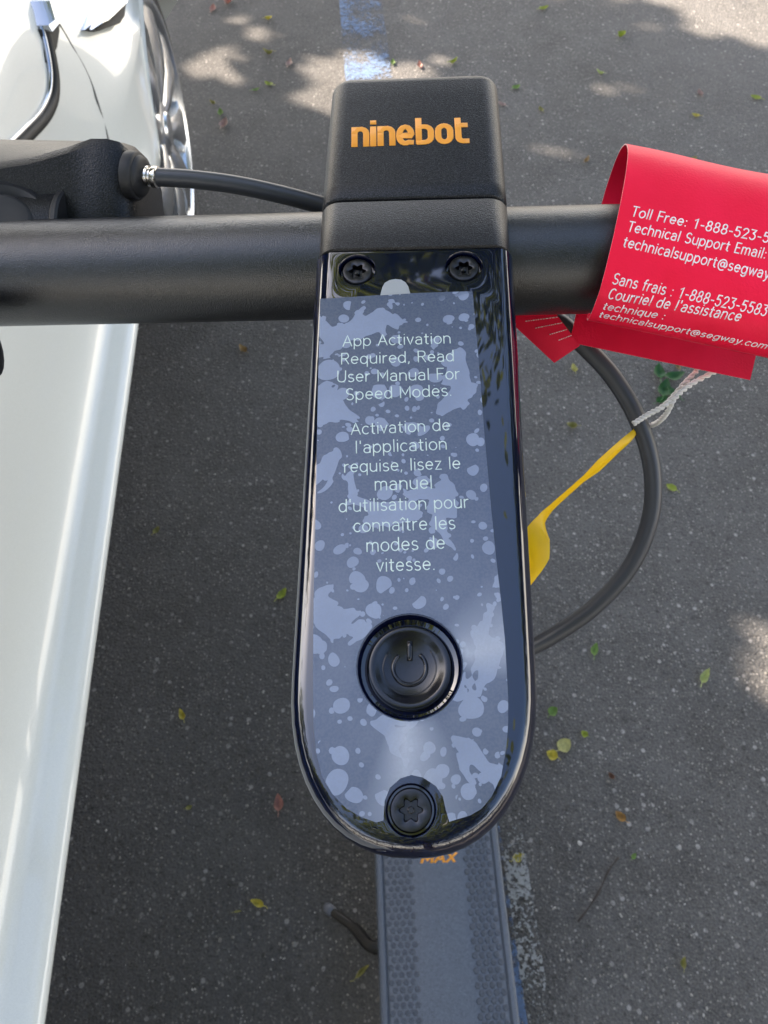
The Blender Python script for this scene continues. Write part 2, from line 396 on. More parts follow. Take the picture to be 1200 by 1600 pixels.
# ================================================================== electric scooter
UC = vdir(1, .02, -.032).normalized()
VC = vdir(.017, .934, .358); VC = (VC - UC * VC.dot(UC)).normalized()
VC = (VC + UC * .024).normalized(); UC = (UC - VC * .024 * .35).normalized()
NC = UC.cross(VC).normalized()                       # out of the dash, towards the camera
OD = cw((647 - 600) / F * .2417, 400 / F * .2417, .2417)
def D(a, b, w=0.0): return OD + UC * a + VC * b + NC * w
def DL(u, v, w=0.0):
    d = ray(u, v); o = OD + NC * w
    p = CP + d * ((o - CP).dot(NC) / d.dot(NC)); q = p - OD; g_ = UC.dot(VC); qa, qb = q.dot(UC), q.dot(VC); k = 1 - g_ * g_
    return ((qa - g_ * qb) / k, (qb - g_ * qa) / k)
def DP(u, v, w=0.0): a, b = DL(u, v, w); return D(a, b, w)

DECKC = Vector((.088, .05, 0)); dyaw = R(2.5)
DF = Vector((-math.sin(dyaw), math.cos(dyaw), 0)); DR = Vector((math.cos(dyaw), math.sin(dyaw), 0)); UZ = Vector((0, 0, 1))
SC = thing('electric_scooter', (DECKC.x, DECKC.y, 0), 'black electric scooter with glossy filmed dashboard, standing beside the white car', 'scooter')

# --- dash panel shell
HW = .0331
def dash_outline(inset=0.0, n=26):
    pts = [(HW - inset, .0022)]
    b0 = -.136; ex = 2.25; ry = .0442
    for i in range(n + 1):
        th = math.pi * i / n; c, s = math.cos(th), math.sin(th)
        x = (HW - inset) * math.copysign(abs(c) ** (2 / ex), c); y = b0 - (ry - inset) * abs(s) ** (2 / ex)
        pts.append((x, y))
    pts.append((-(HW - inset), .0022))
    # straight sides get intermediate points
    out = []
    for i, p in enumerate(pts):
        out.append(p)
        if i == 0: out += [(p[0], p[1] + (b0 - p[1]) * k / 6) for k in range(1, 6)]
        if i == len(pts) - 2: out += [(-(HW - inset), b0 + (.0022 - b0) * k / 6) for k in range(1, 6)]
    return out
bm = BM()
prof = [(.004, -.0235), (.0012, -.021), (.0, -.016), (.0, -.0075), (.0003, -.005), (.0011, -.003), (.0023, -.0014), (.0036, -.0005), (.0052, 0)]
rings = [[D(a, b, w) for a, b in dash_outline(i)] for i, w in prof]
vs = ring_loft(bm, rings, True, False)
BTN = DL(640, 1041); SCR = [DL(558, 421), DL(725, 416), DL(642, 1266)]
RB = .0138
holes = [(BTN, RB)] + [(s, .0061 if i < 2 else .0063) for i, s in enumerate(SCR)]
top = vs[-1]; edges = []
for i in range(len(top)):
    e = bm.edges.get((top[i], top[(i + 1) % len(top)])) or bm.edges.new((top[i], top[(i + 1) % len(top)])); edges.append(e)
hole_rings = []
for (c, r) in holes:
    vv = [bm.verts.new(D(c[0] + r * math.cos(2 * math.pi * k / 40), c[1] + r * math.sin(2 * math.pi * k / 40), 0)) for k in range(40)]
    hole_rings.append(vv)
    edges += [bm.edges.new((vv[k], vv[(k + 1) % 40])) for k in range(40)]
bmesh.ops.triangle_fill(bm, edges=edges, use_beauty=True, normal=NC)
def wall(vv, c, r, steps):
    prev = vv
    for r2, w in steps:
        cur = [bm.verts.new(D(c[0] + r2 * math.cos(2 * math.pi * k / 40), c[1] + r2 * math.sin(2 * math.pi * k / 40), w)) for k in range(40)]
        for k in range(40): bm.faces.new((prev[k], prev[(k + 1) % 40], cur[(k + 1) % 40], cur[k]))
        prev = cur
    bm.faces.new(prev)
wall(hole_rings[0], BTN, RB, [(RB - .0002, -.0003), (RB - .0008, -.0025), (.0114, -.0031), (.0111, -.0044)])
for i in range(3): wall(hole_rings[i + 1], SCR[i], .006, [(holes[i + 1][1] - .0002, -.0003), (holes[i + 1][1] - .0005, -.003)])
DASH = obj('dash_panel', bm, M['gloss'], SC, angle=32)

# --- power button with its symbol
def dpt(c): return D(c[0], c[1], 0)
bm = BM(); lathe(bm, dpt(BTN), NC, [(.0110, -.0044), (.0110, -.0019), (.0107, -.0012), (.0100, -.0010), (.0092, -.0013), (.0083, -.0019), (.007, -.0024), (.005, -.0028), (.003, -.0031), (.0, -.0032)], 48)
BUT = obj('power_button', bm, M['button'], DASH, angle=50)
bm = BM(); rr = .0044; cy = BTN[1]
def ppt(x, y):
    r_ = math.hypot(x, y); w_ = -.0032 + .00016 * (r_ / .002) ** 1.35
    return D(BTN[0] + x, BTN[1] + y, w_)
tube(bm, [ppt(rr * math.sin(R(a)), rr * math.cos(R(a))) for a in range(38, 323, 8)], .0006, 8)
tube(bm, [ppt(0, rr * k_) for k_ in (.45, .7, 1., 1.3, 1.6)], .0008, 10)
tube(bm, [D(BTN[0] + .0071 * math.sin(R(a)), BTN[1] + .0071 * math.cos(R(a)), -.00245) for a in range(50, 311, 8)], .00022, 6)
bmP = bm
obj('power_symbol', bmP, M['button'], DASH)
# --- torx screws
def torx_screw(c, r, par):
    bm = BM(); o = D(c[0], c[1], 0)
    star = []
    for k in range(36):
        a = 2 * math.pi * k / 36; star.append((.46 + .10 * math.cos(6 * a)) * r)
    def ringp(rad, w): return [o + (UC * math.cos(2 * math.pi * k / 36) + VC * math.sin(2 * math.pi * k / 36)) * (rad[k] if isinstance(rad, list) else rad) + NC * w for k in range(36)]
    rings = [ringp(r, -.003), ringp(r, -.0011), ringp(r * .93, -.0007), ringp(r * .72, -.00055), ringp([s * 1.06 for s in star], -.0008), ringp(star, -.0011), ringp([s * .93 for s in star], -.0026)]
    ring_loft(bm, rings, True, True)
    lathe(bm, o, NC, [(r * .17, -.0026), (r * .17, -.0014), (r * .12, -.0012)], 12)
    return obj('torx_screw', bm, M['screw'], par, angle=35)
for i, s in enumerate(SCR): torx_screw(s, .0050 if i < 2 else .0053, DASH)

# --- protective film
film_px = [(500, 467), (594, 461), (641, 458), (738, 455), (745, 530), (752, 610), (757, 680), (768, 800), (775, 870), (783, 940), (789, 1000),
           (794, 1090), (794, 1130), (791, 1170), (783, 1213), (768, 1245), (752, 1264), (735, 1274), (702, 1284), (697, 1267), (692, 1245), (681, 1228), (661, 1215), (643, 1211), (626, 1216), (609, 1231), (601, 1252),
           (599, 1282), (588, 1285), (565, 1277), (541, 1263), (519, 1240), (503, 1213), (494, 1175), (490, 1130), (489, 1060), (490, 940), (493, 800), (496, 640)]
bm = BM(); FWT = .00035
ov = [bm.verts.new(DP(u, v, FWT)) for u, v in film_px]
ed = [bm.edges.new((ov[i], ov[(i + 1) % len(ov)])) for i in range(len(ov))]
hv = [bm.verts.new(D(BTN[0] + .0141 * math.cos(2 * math.pi * k / 48), BTN[1] + .0141 * math.sin(2 * math.pi * k / 48), FWT)) for k in range(48)]
ed += [bm.edges.new((hv[k], hv[(k + 1) % 48])) for k in range(48)]
bmesh.ops.triangle_fill(bm, edges=ed, use_beauty=True, normal=NC)
g = bmesh.ops.extrude_face_region(bm, geom=bm.faces[:])
for v in g['geom']:
    if isinstance(v, bmesh.types.BMVert): v.co -= NC * .00022
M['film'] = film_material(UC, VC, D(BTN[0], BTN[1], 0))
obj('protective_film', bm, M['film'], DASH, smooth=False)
tabp = [(594, 461.5), (597, 450), (601, 442), (609, 437.5), (618, 436), (627, 437), (634, 441.5), (638, 448), (641, 458.5)]
bm = BM(); ring_loft(bm, [[DP(u, v, FWT - .0002) for u, v in tabp], [DP(u, v, FWT + .00005) for u, v in tabp]])
obj('film_pull_tab', bm, mat('clear_grey_tab', (.34, .36, .37), .35), DASH, smooth=False)
# film lettering, one line at a time: text, centre x, baseline y, left x, right x
LINES = [("App Activation", 541, 536, 536, 705), ("Required, Read", 569, 564, 533, 710), ("User Manual For", 597, 592, 527, 719), ("Speed Modes.", 625, 618, 541, 707),
         ("Activation de", 679, 672, 549, 704), ("l'application", 708, 702, 556, 699), ("requise, lisez le", 738, 732, 538, 720), ("manuel", 766, 763, 586, 676),
         ("d'utilisation pour", 800, 793, 530, 733), ("connaître les", 831, 826, 553, 712), ("modes de", 862, 857, 573, 696), ("vitesse.", 893, 890, 589, 681)]
bm = BM()
for txt, yl, yr, xl, xr in LINES:
    p0 = DP(xl, yl, FWT); p1 = DP(xr, yr, FWT); ex = (p1 - p0).normalized(); ey = NC.cross(ex)
    lettering(bm, txt, lambda x, y, p0=p0, ex=ex, ey=ey: (p0 + ex * x + ey * y, NC), (p1 - p0).length, gap=.14, weight=.085, height=1.0, flat=.25)
M['film_text'] = mat('pale_film_print', (.62, .74, .70), .5)
obj('film_lettering', bm, M['film_text'], DASH)

# --- cap blocks
def rsec(hw, w0, w1, r, n=6):
    """rounded top section in (a, w): open bottom at w0, top at w1"""
    pts = [(hw, w0)]
    for i in range(n + 1):
        a = math.pi / 2 * i / n; pts.append((hw - r + r * math.cos(a), w1 - r + r * math.sin(a)))
    for i in range(n + 1):
        a = math.pi / 2 + math.pi / 2 * i / n; pts.append((-hw + r + r * math.cos(a), w1 - r + r * math.sin(a)))
    pts.append((-hw, w0)); return pts
def capblock(stations):
    bm = BM(); rings = []
    for b, hw, w0, w1, r in stations:
        rings.append([D(a, b + (w1 - w) * 0.0, w) for a, w in rsec(hw, w0, w1, r)])
    ring_loft(bm, rings); return bm
B1, B2, B3 = .0027, .0240, .0865
hwc = .0322
st = [(B1, hwc - .0006, -.048, .0002, .0065), (B1 + .0005, hwc, -.048, .0008, .0068), (B2 - .0011, hwc - .0001, -.048, .0004, .0068), (B2 - .0004, hwc - .0007, -.048, -.0002, .0065)]
obj('stem_clamp', capblock(st), M['cap'], SC, angle=50)
st = [(B2 + .0004, hwc - .0007, -.04, -.0002, .0065), (B2 + .0011, hwc - .0001, -.04, .0004, .0068)]
for k in range(1, 8):
    s = k / 8; st.append((B2 + (B3 - .007 - B2) * s, hwc - .0001 - .0009 * s, -.04, .0004 - .0018 * s * s, .0068))
for k in range(0, 8):
    a = math.pi / 2 * k / 7; q = .0055
    st.append((B3 - q + q * math.sin(a), hwc - .001 - q * .8 * (1 - math.cos(a)), -.04, -.0014 - q * .9 * (1 - math.cos(a)) - .0001 * k, .0068))
CAP = obj('stem_cap', capblock(st), M['cap'], SC, angle=50)
bm = BM(); box(bm, D(0, B2, -.02), UC, VC, NC, hwc * 2 - .0035, .0024, .036, 0)
obj('cap_gasket', bm, M['dark'], SC, smooth=False)
# brand lettering on the cap
p0 = DP(551, 229, -.0004); p1 = DP(731, 222, -.0004); ex = (p1 - p0).normalized(); ey = NC.cross(ex)
GN = {'n': (.50, [[(.06, .0), (.06, .72)], [(.06, .55)] + arc(.24, .50, .19, .20, 160, 0, 6) + [(.43, 0)]]), 'i': (.14, [[(.06, .0), (.06, .72)], [(.06, .95), (.06, .99)]]),
      'e': (.52, [[(.08, .34), (.44, .34)] + arc(.25, .37, .19, .35, 0, 180, 8) + [(.06, .32)] + arc(.25, .30, .19, .29, 180, 300, 6) + [(.44, .04)]]),
      'b': (.52, [[(.06, 1.02), (.06, .02)], [(.06, .02)] + arc(.24, .24, .20, .22, 270, 360, 4) + arc(.24, .48, .20, .22, 0, 90, 4) + [(.10, .70)]]),
      'o': (.52, [[(.06, .45)] + arc(.25, .48, .19, .23, 180, 0, 8) + arc(.25, .24, .19, .23, 0, -180, 8) + [(.06, .45)]]),
      't': (.36, [[(.08, .96), (.08, .18)] + arc(.22, .17, .14, .16, 180, 270, 4) + [(.34, .01)], [(.08, .70), (.32, .70)]])}
sv = dict(GL); GL.update(GN)
def logo_pt(x, y):
    p = p0 + ex * x + ey * y; b = (p - OD).dot(VC); s_ = max(0, (b - B2) / (B3 - .007 - B2))
    return p + NC * (.0004 - .0018 * s_ * s_ + .00045), NC
bm = BM(); lettering(bm, 'ninebot', logo_pt, (p1 - p0).length, gap=.09, weight=.20, height=1.0, flat=.03, sides=8)
GL.clear(); GL.update(sv)
obj('brand_lettering', bm, M['orange'], CAP)

# --- handlebar
BU = UC
BC = cw((646 - 600) / F * .273, (800 - 413.5) / F * .273, .273)
BR = .0190
bm = BM()
ang = [2 * math.pi * k / 48 for k in range(48)]
fu = (UPV - BU * UPV.dot(BU)).normalized(); fn = BU.cross(fu)
rings = [[BC + BU * s + (fu * math.cos(a) + fn * math.sin(a)) * BR for a in ang] for s in [-.30, -.2, -.15, -.1, -.05, 0, .05, .1, .15, .2, .30]]
ring_loft(bm, rings); obj('handlebar', bm, M['powder'], SC, angle=50)
for sgn in (-1, 1):
    bm = BM(); prof = [(.0195, .175), (.0212, .178)]
    for k in range(24): prof += [(.0212, .180 + k * .0048), (.0203, .1822 + k * .0048)]
    prof += [(.0225, .298), (.0225, .303), (.015, .306)]
    lathe(bm, BC, BU * sgn, prof, 32); obj('grip', bm, M['rubber'], SC, angle=40)

# --- stem, front fork, wheels, deck
stem_top = D(0, -.035, -.03); stem_bot = DECKC + DF * .40 + UZ * .22
bm = BM(); tube(bm, [stem_top, stem_top.lerp(stem_bot, .5), stem_bot], [.0245, .026, .028], 28); obj('stem', bm, M['powder'], SC, angle=50)
bm = BM(); box(bm, D(0, .012, -.030), UC, VC, NC, .050, .060, .036, .006); obj('handlebar_clamp', bm, M['cap'], SC, angle=40)
def wheel(c, ax, r, w, name, rimr, par, mtyre, mrim):
    bm = BM(); n = 14
    prof = [(rimr, -w * .42)] + [(rimr + (r - rimr) * math.sin(math.pi * k / n) ** .55, -w / 2 * math.cos(math.pi * k / n)) for k in range(1, n)] + [(rimr, w * .42)]
    lathe(bm, c, ax, prof, 56, cap=False); T = obj(name, bm, mtyre, par, angle=50)
    bm = BM(); lathe(bm, c, ax, [(rimr * 1.01, -w * .42), (rimr * .93, -w * .40), (rimr * .86, -w * .2), (rimr * .4, -w * .15), (rimr * .3, -w * .45), (.001, -w * .46)], 40)
    lathe(bm, c, ax, [(rimr * 1.01, w * .42), (rimr * .93, w * .40), (rimr * .86, w * .2), (rimr * .4, w * .15), (rimr * .3, w * .45), (.001, w * .46)], 40)
    return T, bm
wf = DECKC + DF * .50 + UZ * .127; wr = DECKC - DF * .62 + UZ * .127
for c, nm in ((wf, 'front_wheel'), (wr, 'rear_wheel')):
    T, b2 = wheel(c, DR, .127, .062, nm, .075, SC, M['tyre'], M['plastic']); obj('wheel_rim', b2, M['plastic'], T, angle=40)
def fender(c, a0, a1, par):
    bm = BM(); rings = []
    for k in range(15):
        a = R(a0 + (a1 - a0) * k / 14); d = DF * math.cos(a) + UZ * math.sin(a)
        rings.append([c + d * (.140 - .018 * abs(s) ** 3) + DR * s * .038 for s in (-1, -.8, -.4, 0, .4, .8, 1)] + [c + d * (.137 - .018 * abs(s) ** 3) + DR * s * .036 for s in (1, .8, .4, 0, -.4, -.8, -1)])
    ring_loft(bm, rings); return obj('fender', bm, M['plastic'], par, angle=40)
fender(wf, 35, 150, SC); fender(wr, 20, 150, SC)
bm = BM()
for s in (-1, 1):
    tube(bm, [stem_bot + DR * s * .02, stem_bot.lerp(wf, .4) + DR * s * .046 + UZ * .05, wf + DR * s * .044], [.015, .013, .012], 12)
obj('front_fork', bm, M['powder'], SC)
DZ = .150
def deckpt(x, y, z): return DECKC + DR * x + DF * y + UZ * z
bm = BM(); y0, y1 = -.47, .33
rings = []
for y, hw in ((y0, .07), (y0 + .03, .088), (y0 + .06, .098), (y1 - .10, .098), (y1 - .04, .092), (y1, .05)):
    sec = [(-hw + .012, .075), (-hw, .085), (-hw, DZ - .008), (-hw + .002, DZ - .002), (-hw + .005, DZ), (-hw + .010, DZ), (-hw + .013, DZ - .0028), (hw - .013, DZ - .0028), (hw - .010, DZ), (hw - .005, DZ), (hw - .002, DZ - .002), (hw, DZ - .008), (hw, .085), (hw - .012, .075)]
    rings.append([deckpt(x, y, z) for x, z in sec])
ring_loft(bm, rings); M['deck'] = powder('deck_plastic', (.07, .08, .098), .4, 500, .1)
DECK = obj('deck', bm, M['deck'], SC, angle=35)
# rubber mat: smooth middle, raised hexagon studs on both sides
bm = BM(); zt = DZ + .0005
ml = [(-.080, -.44), (-.083, -.42), (-.083, .20), (-.070, .27), (.070, .27), (.083, .20), (.083, -.42), (.080, -.44)]
ring_loft(bm, [[deckpt(x, y, DZ - .0026) for x, y in ml], [deckpt(x, y, zt - .0004) for x, y in ml], [deckpt(x * .99, y * .995, zt) for x, y in ml]])
M['mat'] = powder('deck_mat_rubber', (.068, .078, .097), .42, 700, .2, ior=1.6)
row = 0; y = -.40
while y < .19:
    for s in (-1, 1):
        for k in range(4):
            x = s * (.043 + k * .0105 + (.005 if row % 2 else 0))
            if abs(x) > .080: continue
            c = deckpt(x, y, zt)
            r0 = [c + (DR * math.cos(R(60 * j)) * .0050 + DF * math.sin(R(60 * j)) * .0050) - UZ * .0003 for j in range(6)]
            r1 = [c + (DR * math.cos(R(60 * j)) * .0036 + DF * math.sin(R(60 * j)) * .0036) + UZ * .0012 for j in range(6)]
            ring_loft(bm, [r0, r1], mi=1)
    row += 1; y += .0092
M['stud'] = powder('stud_rubber', (.048, .055, .069), .5, 700, .2)
MAT = obj('deck_mat', bm, [M['mat'], M['stud']], DECK, angle=30)
p0 = G(658, 1348, zt); p1 = G(711, 1346, zt); ex = (p1 - p0).normalized(); ey = UZ.cross(ex)
bm = BM(); lettering(bm, 'MAX', lambda x, y: (p0 + ex * x + ey * y, UZ), (p1 - p0).length, gap=.16, weight=.22, height=.58, flat=.03, shear=.2)
obj('deck_lettering', bm, M['orange'], DECK)
for s in (-1, 1):
    bm = BM(); tube(bm, [deckpt(s * .096, y1 - .05, .11), deckpt(s * .035, .40, .14), stem_bot - UZ * .05], .022, 14)
    obj('neck_brace', bm, M['powder'], SC)
for s in (-1, 1):
    bm = BM(); tube(bm, [deckpt(s * .06, y0 + .05, .11), wr + DR * s * .05], .014, 12); obj('rear_stay', bm, M['powder'], SC)
# kickstand on the car's side
kt = G(513, 1420, .006); kj = G(592, 1478, .09)
bm = BM(); tube(bm, spline([kj + DR * .02, kj - DR * .012 - UZ * .008, kj.lerp(kt, .45) - UZ * .008, kj.lerp(kt, .8), kt], 5), [.010] * 5 + [.009] * 6 + [.0072] * 5 + [.0068] * 5, 12)
KS = obj('kickstand', bm, M['plastic'], SC)
bm = BM(); tube(bm, [kt + (kj - kt) * .12, kt, kt - UZ * .003 - (kj - kt) * .03], [.0078, .0092, .0085], 12); obj('kickstand_foot', bm, mat('grey_foot_rubber', (.10, .11, .135), .4), KS)

# --- left housing of the brake lever
def hw_(x, up, d): return cw(x * 1.05, up * 1.05, d * 1.05)
bm = BM()
def hprof(x, ch):
    """(up, depth) profile of the housing at camera x; ch = how far the front face climbs"""
    return [(.080, .2780), (.096, .2690), (ch - .003, .2600), (ch, .2612), (.1360, .2740), (.1402, .2785), (.1415, .286), (.138, .305), (.11, .315), (.085, .31)]
sl = [(-.24, .1195), (-.16, .1205), (-.145, .122), (-.125, .1255), (-.112, .1295), (-.104, .1325)]
rings = []
for x, ch in sl: rings.append([hw_(x, u + (x + .104) * -.02, d) for u, d in hprof(x, ch)])
def shrink(x, k, ch):
    pr = hprof(x, ch); mu, md = .112, .288
    return [hw_(x, mu + (u - mu) * k, md + (d - md) * k) for u, d in pr]
rings += [shrink(-.0985, .985, .133), shrink(-.0945, .94, .1335), shrink(-.092, .86, .1335), shrink(-.0908, .74, .1335)]
ring_loft(bm, rings)
HS = obj('brake_lever_housing', bm, M['plastic'], SC, angle=38)
# half barrel in front of the housing, with its seam, and the round thumb button
bm = BM(); e0, e1 = hw_(-.24, .1010, .2745), hw_(-.1165, .1010, .2745); ax_ = (e1 - e0).normalized()
lathe(bm, e0, ax_, [(.0178, 0), (.0178, (e1 - e0).length - .0015), (.0172, (e1 - e0).length)], 40)
obj('clamp_barrel', bm, M['plastic'], HS, angle=40)
bm = BM(); lathe(bm, e1 - ax_ * .0008, ax_, [(.0181, 0), (.0187, .0007), (.0187, .0022), (.0180, .003)], 40); obj('barrel_collar', bm, M['rubber'], HS, angle=40)
ax_b = vdir(.22, .42, -.88).normalized()
cb = P(0, 347, .2690)
bm = BM(); lathe(bm, cb, ax_b, [(.0190, -.02), (.0190, .0005), (.0178, .0020), (.0158, .0026), (.0146, .0016), (.0136, .0004), (.0122, .0006), (.0112, .0024), (.0096, .0028), (.006, .0022), (0.0, .002)], 44)
obj('thumb_button', bm, M['rubber'], HS, angle=50)
# cable boot, ferrule, cable
cA = P(213, 277, .272); cB = P(262, 274, .272); axc = (P(300, 283, .270) - P(228, 274, .272)).normalized()
cA = P(214, 275, .279)
bm = BM(); lathe(bm, cA, axc, [(.0086, -.003), (.0087, .0002), (.0083, .0009), (.0075, .0012), (.0072, .0022), (.0060, .0031), (.0042, .0035)], 32); obj('cable_boot', bm, M['rubber'], HS, angle=45)
bm = BM(); f0 = P(229, 275, .278)
lathe(bm, f0, axc, [(.0030, -.004), (.0033, 0), (.0037, .0003), (.0037, .0012), (.0030, .0014), (.0030, .0022), (.0036, .0024), (.0039, .0028), (.0039, .0044), (.0034, .0048)], 28); obj('cable_ferrule', bm, M['steel'], HS, angle=45)
bm = BM(); tube(bm, spline([f0 + axc * .003, P(300, 280, .278), P(370, 289, .279), P(440, 304, .281), P(510, 323, .284), P(580, 346, .287), P(630, 366, .29)], 8), .00335, 16); obj('brake_cable', bm, M['cable'], SC)
# lever blade below the bar at the left edge
bm = BM(); pts = [P(-120, 560, .262), P(-70, 548, .258), P(-30, 542, .256), P(-6, 538, .256)]
tube(bm, spline(pts, 5), [.012] * 11 + [.0115, .011, .0095, .007, .003], 20); obj('throttle_paddle', bm, M['plastic'], SC)
# looped control cable on the right
loop = [cw(.050, .085, .30), P(868, 500, .295), P(905, 533, .295), P(958, 590, .297), P(998, 660, .300), P(1019, 735, .303), P(1016, 810, .307), P(985, 885, .312), P(930, 947, .317), P(870, 990, .322), P(820, 1016, .327), P(740, 1045, .335), P(650, 1050, .35)]
bm = BM(); tube(bm, spline(loop, 8), .0036, 18); obj('control_cable', bm, M['cable'], SC)

# ================================================================== hang tags
TA = vdir(.966, -.215, -.045).normalized(); TB = vdir(.26, .966, 0); TB = (TB - TA * TB.dot(TA)).normalized(); TC = TA.cross(TB).normalized()   # TC towards camera
# fold crest reference: left end of the crest
T0 = P(968, 238, .2725)
# profile in (q along TB, w along TC) from the back bottom over the crest to the front curl
tp = [(-.0675, -.0185), (-.060, -.0182), (-.035, -.0178), (-.018, -.0165), (-.008, -.0130), (-.002, -.0065), (.0, .0), (-.0012, .0065), (-.0045, .0125), (-.0100, .0180), (-.018, .0220), (-.028, .0244), (-.040, .0252), (-.050, .0246), (-.0590, .0224), (-.0645, .0172), (-.0668, .0125), (-.0655, .0096), (-.0640, .0102)]
tps = [Vector((a, b, 0)) for a, b in tp]; tps = spline(tps, 6)
acc = [0]
for i in range(1, len(tps)): acc.append(acc[-1] + (tps[i] - tps[i - 1]).length)
icrest = min(range(len(tps)), key=lambda i: (tps[i] - Vector((0, 0, 0))).length)
def tprof(s):
    s = max(0, min(acc[-1] - 1e-6, s))
    for i in range(1, len(acc)):
        if acc[i] >= s:
            t = (s - acc[i - 1]) / (acc[i] - acc[i - 1]); p = tps[i - 1].lerp(tps[i], t); tg = (tps[i] - tps[i - 1]).normalized()
            return p, Vector((tg.y, -tg.x, 0))            # outside normal
    return tps[-1], Vector((0, 1, 0))
def tagpt(x, s, off=0.0):
    p, nr = tprof(s); q = T0 + TA * x + TB * (p.x + nr.x * off) + TC * (p.y + nr.y * off)
    return q, (TB * nr.x + TC * nr.y).normalized()
WT = .0715; TH = .00035
bm = BM(); nx = 24; grid = {}
ss = [acc[-1] * k / 90 for k in range(91)]
for side_, off in ((0, 0), (1, TH)):
    for i in range(nx + 1):
        for j, s in enumerate(ss):
            x = WT * i / nx
            wob = .0006 * math.sin(x * 90 + 1) * math.exp(-((s - acc[icrest]) / .02) ** 2)
            q, nr = tagpt(x, s, off + wob)
            grid[side_, i, j] = bm.verts.new(q)
nj = len(ss) - 1
for i in range(nx):
    for j in range(nj):
        bm.faces.new((grid[1, i, j], grid[1, i + 1, j], grid[1, i + 1, j + 1], grid[1, i, j + 1]))
        bm.faces.new((grid[0, i, j], grid[0, i, j + 1], grid[0, i + 1, j + 1], grid[0, i + 1, j]))
for j in range(nj):
    for i in (0, nx): bm.faces.new((grid[0, i, j], grid[1, i, j], grid[1, i, j + 1], grid[0, i, j + 1])).material_index = 1
for i in range(nx):
    for j in (0, nj): bm.faces.new((grid[0, i, j], grid[0, i + 1, j], grid[1, i + 1, j], grid[1, i, j])).material_index = 1
m = mat('red_card', (.82, .004, .034), .5, ior=1.35); t = NT(m); t.bump(t.math('ADD', t.math('MULTIPLY', t.noise(1300, 2), .25), t.math('MULTIPLY', t.noise(38, 2), 1.)), .22, .0016)
t.set('Base Color', t.mix(t.ramp(t.noise(60, 4), [(.35, 0.), (.7, 1.)]), (.84, .005, .040), (.90, .008, .052)))
M['red'] = m; M['card_edge'] = mat('card_edge', (.80, .45, .45), .7)
TG = thing('warning_tag', T0 + TA * .035, 'large red folded card with white support lettering wrapped over the right handlebar', 'tag')
obj('card', bm, [M['red'], M['card_edge']], TG, angle=40)
# find card coordinates under a pixel by a short search on the front side
def tag_uv(u, v):
    best = None; lo, hi = acc[icrest], acc[-1]
    d = ray(u, v)
    x, s = .03, (lo + hi) / 2
    for it in range(40):
        e = .0005
        def pr(x, s):
            q, _ = tagpt(x, s, TH); r = q - CP; z = r.dot(FW); return (600 + F * r.dot(RT) / z, 800 - F * r.dot(UPV) / z)
        c = pr(x, s); cx = pr(x + e, s); cs = pr(x, s + e)
        a11, a21 = (cx[0] - c[0]) / e, (cx[1] - c[1]) / e; a12, a22 = (cs[0] - c[0]) / e, (cs[1] - c[1]) / e
        det = a11 * a22 - a12 * a21
        rx, ry = u - c[0], v - c[1]
        if abs(det) < 1: break
        dx = (rx * a22 - ry * a12) / det; ds = (ry * a11 - rx * a21) / det
        x += max(-.02, min(.02, dx)) * .7; s += max(-.012, min(.012, ds)) * .7; s = max(lo + .001, min(hi - .001, s))
    return x, s
TL = [("Toll Free: 1-888-523-5583", 986, 337, 1168, 373, .73, .0034), ("Technical Support Email:", 980, 361, 1196, 404, 1, .0034), ("technicalsupport@segway.com", 973, 385, 1196, 435, .83, .0034),
      ("Sans frais : 1-888-523-5583", 956, 443, 1196, 494, 1, .0034), ("Courriel de l'assistance", 949, 466, 1155, 502, 1, .0033), ("technique :", 941, 483, 1037, 499, 1, .0027), ("technicalsupport@segway.com", 935, 495, 1196, 545, 1, .0024)]
bm = BM()
for txt, xl, yl, xr, yr, frac, cap_ in TL:
    xa, sa = tag_uv(xl, yl); xb, sb = tag_uv(xr, yr)
    slope = (sb - sa) / (xb - xa)
    L = (xb - xa) / frac
    if frac < 1:                                       # the rest of the line runs past the picture: width from the share that shows
        adv = [GL[c][0] + .17 for c in txt]
    lettering(bm, txt, lambda x, y, xa=xa, sa=sa, sl=slope: tagpt(xa + x, sa + x * sl - y, TH + .00003), L, gap=.17, weight=.13, capm=cap_, flat=.12, sides=6, shear=.12)
M['white_ink'] = mat('white_print', (.85, .83, .83), .5)
obj('card_lettering', bm, M['white_ink'], TG)
# white cord of the big card
def cord(bm, pts, r):
    pts = spline(pts, 14); n = len(pts)
    for ph in (0, math.pi):
        q = []
        for i, p in enumerate(pts):
            t = (pts[min(i + 1, n - 1)] - pts[max(i - 1, 0)]).normalized(); a, b = frame_from(t); k = i * .9 + ph
            q.append(p + (a * math.cos(k) + b * math.sin(k)) * r * .55)
        tube(bm, q, r * .62, 6)
bm = BM()
cord(bm, [P(1100, 555, .302), P(1092, 575, .300), P(1066, 603, .294), P(1040, 632, .288), P(1012, 648, .290), P(990, 662, .2915)], .00105)
cord(bm, [P(1130, 560, .302), P(1122, 577, .300), P(1084, 598, .294), P(1056, 620, .288), P(1042, 645, .292), P(1030, 658, .298), P(1018, 664, .307), P(990, 670, .308)], .00105)
obj('cord', bm, mat('white_cord', (.68, .66, .62), .8), TG)
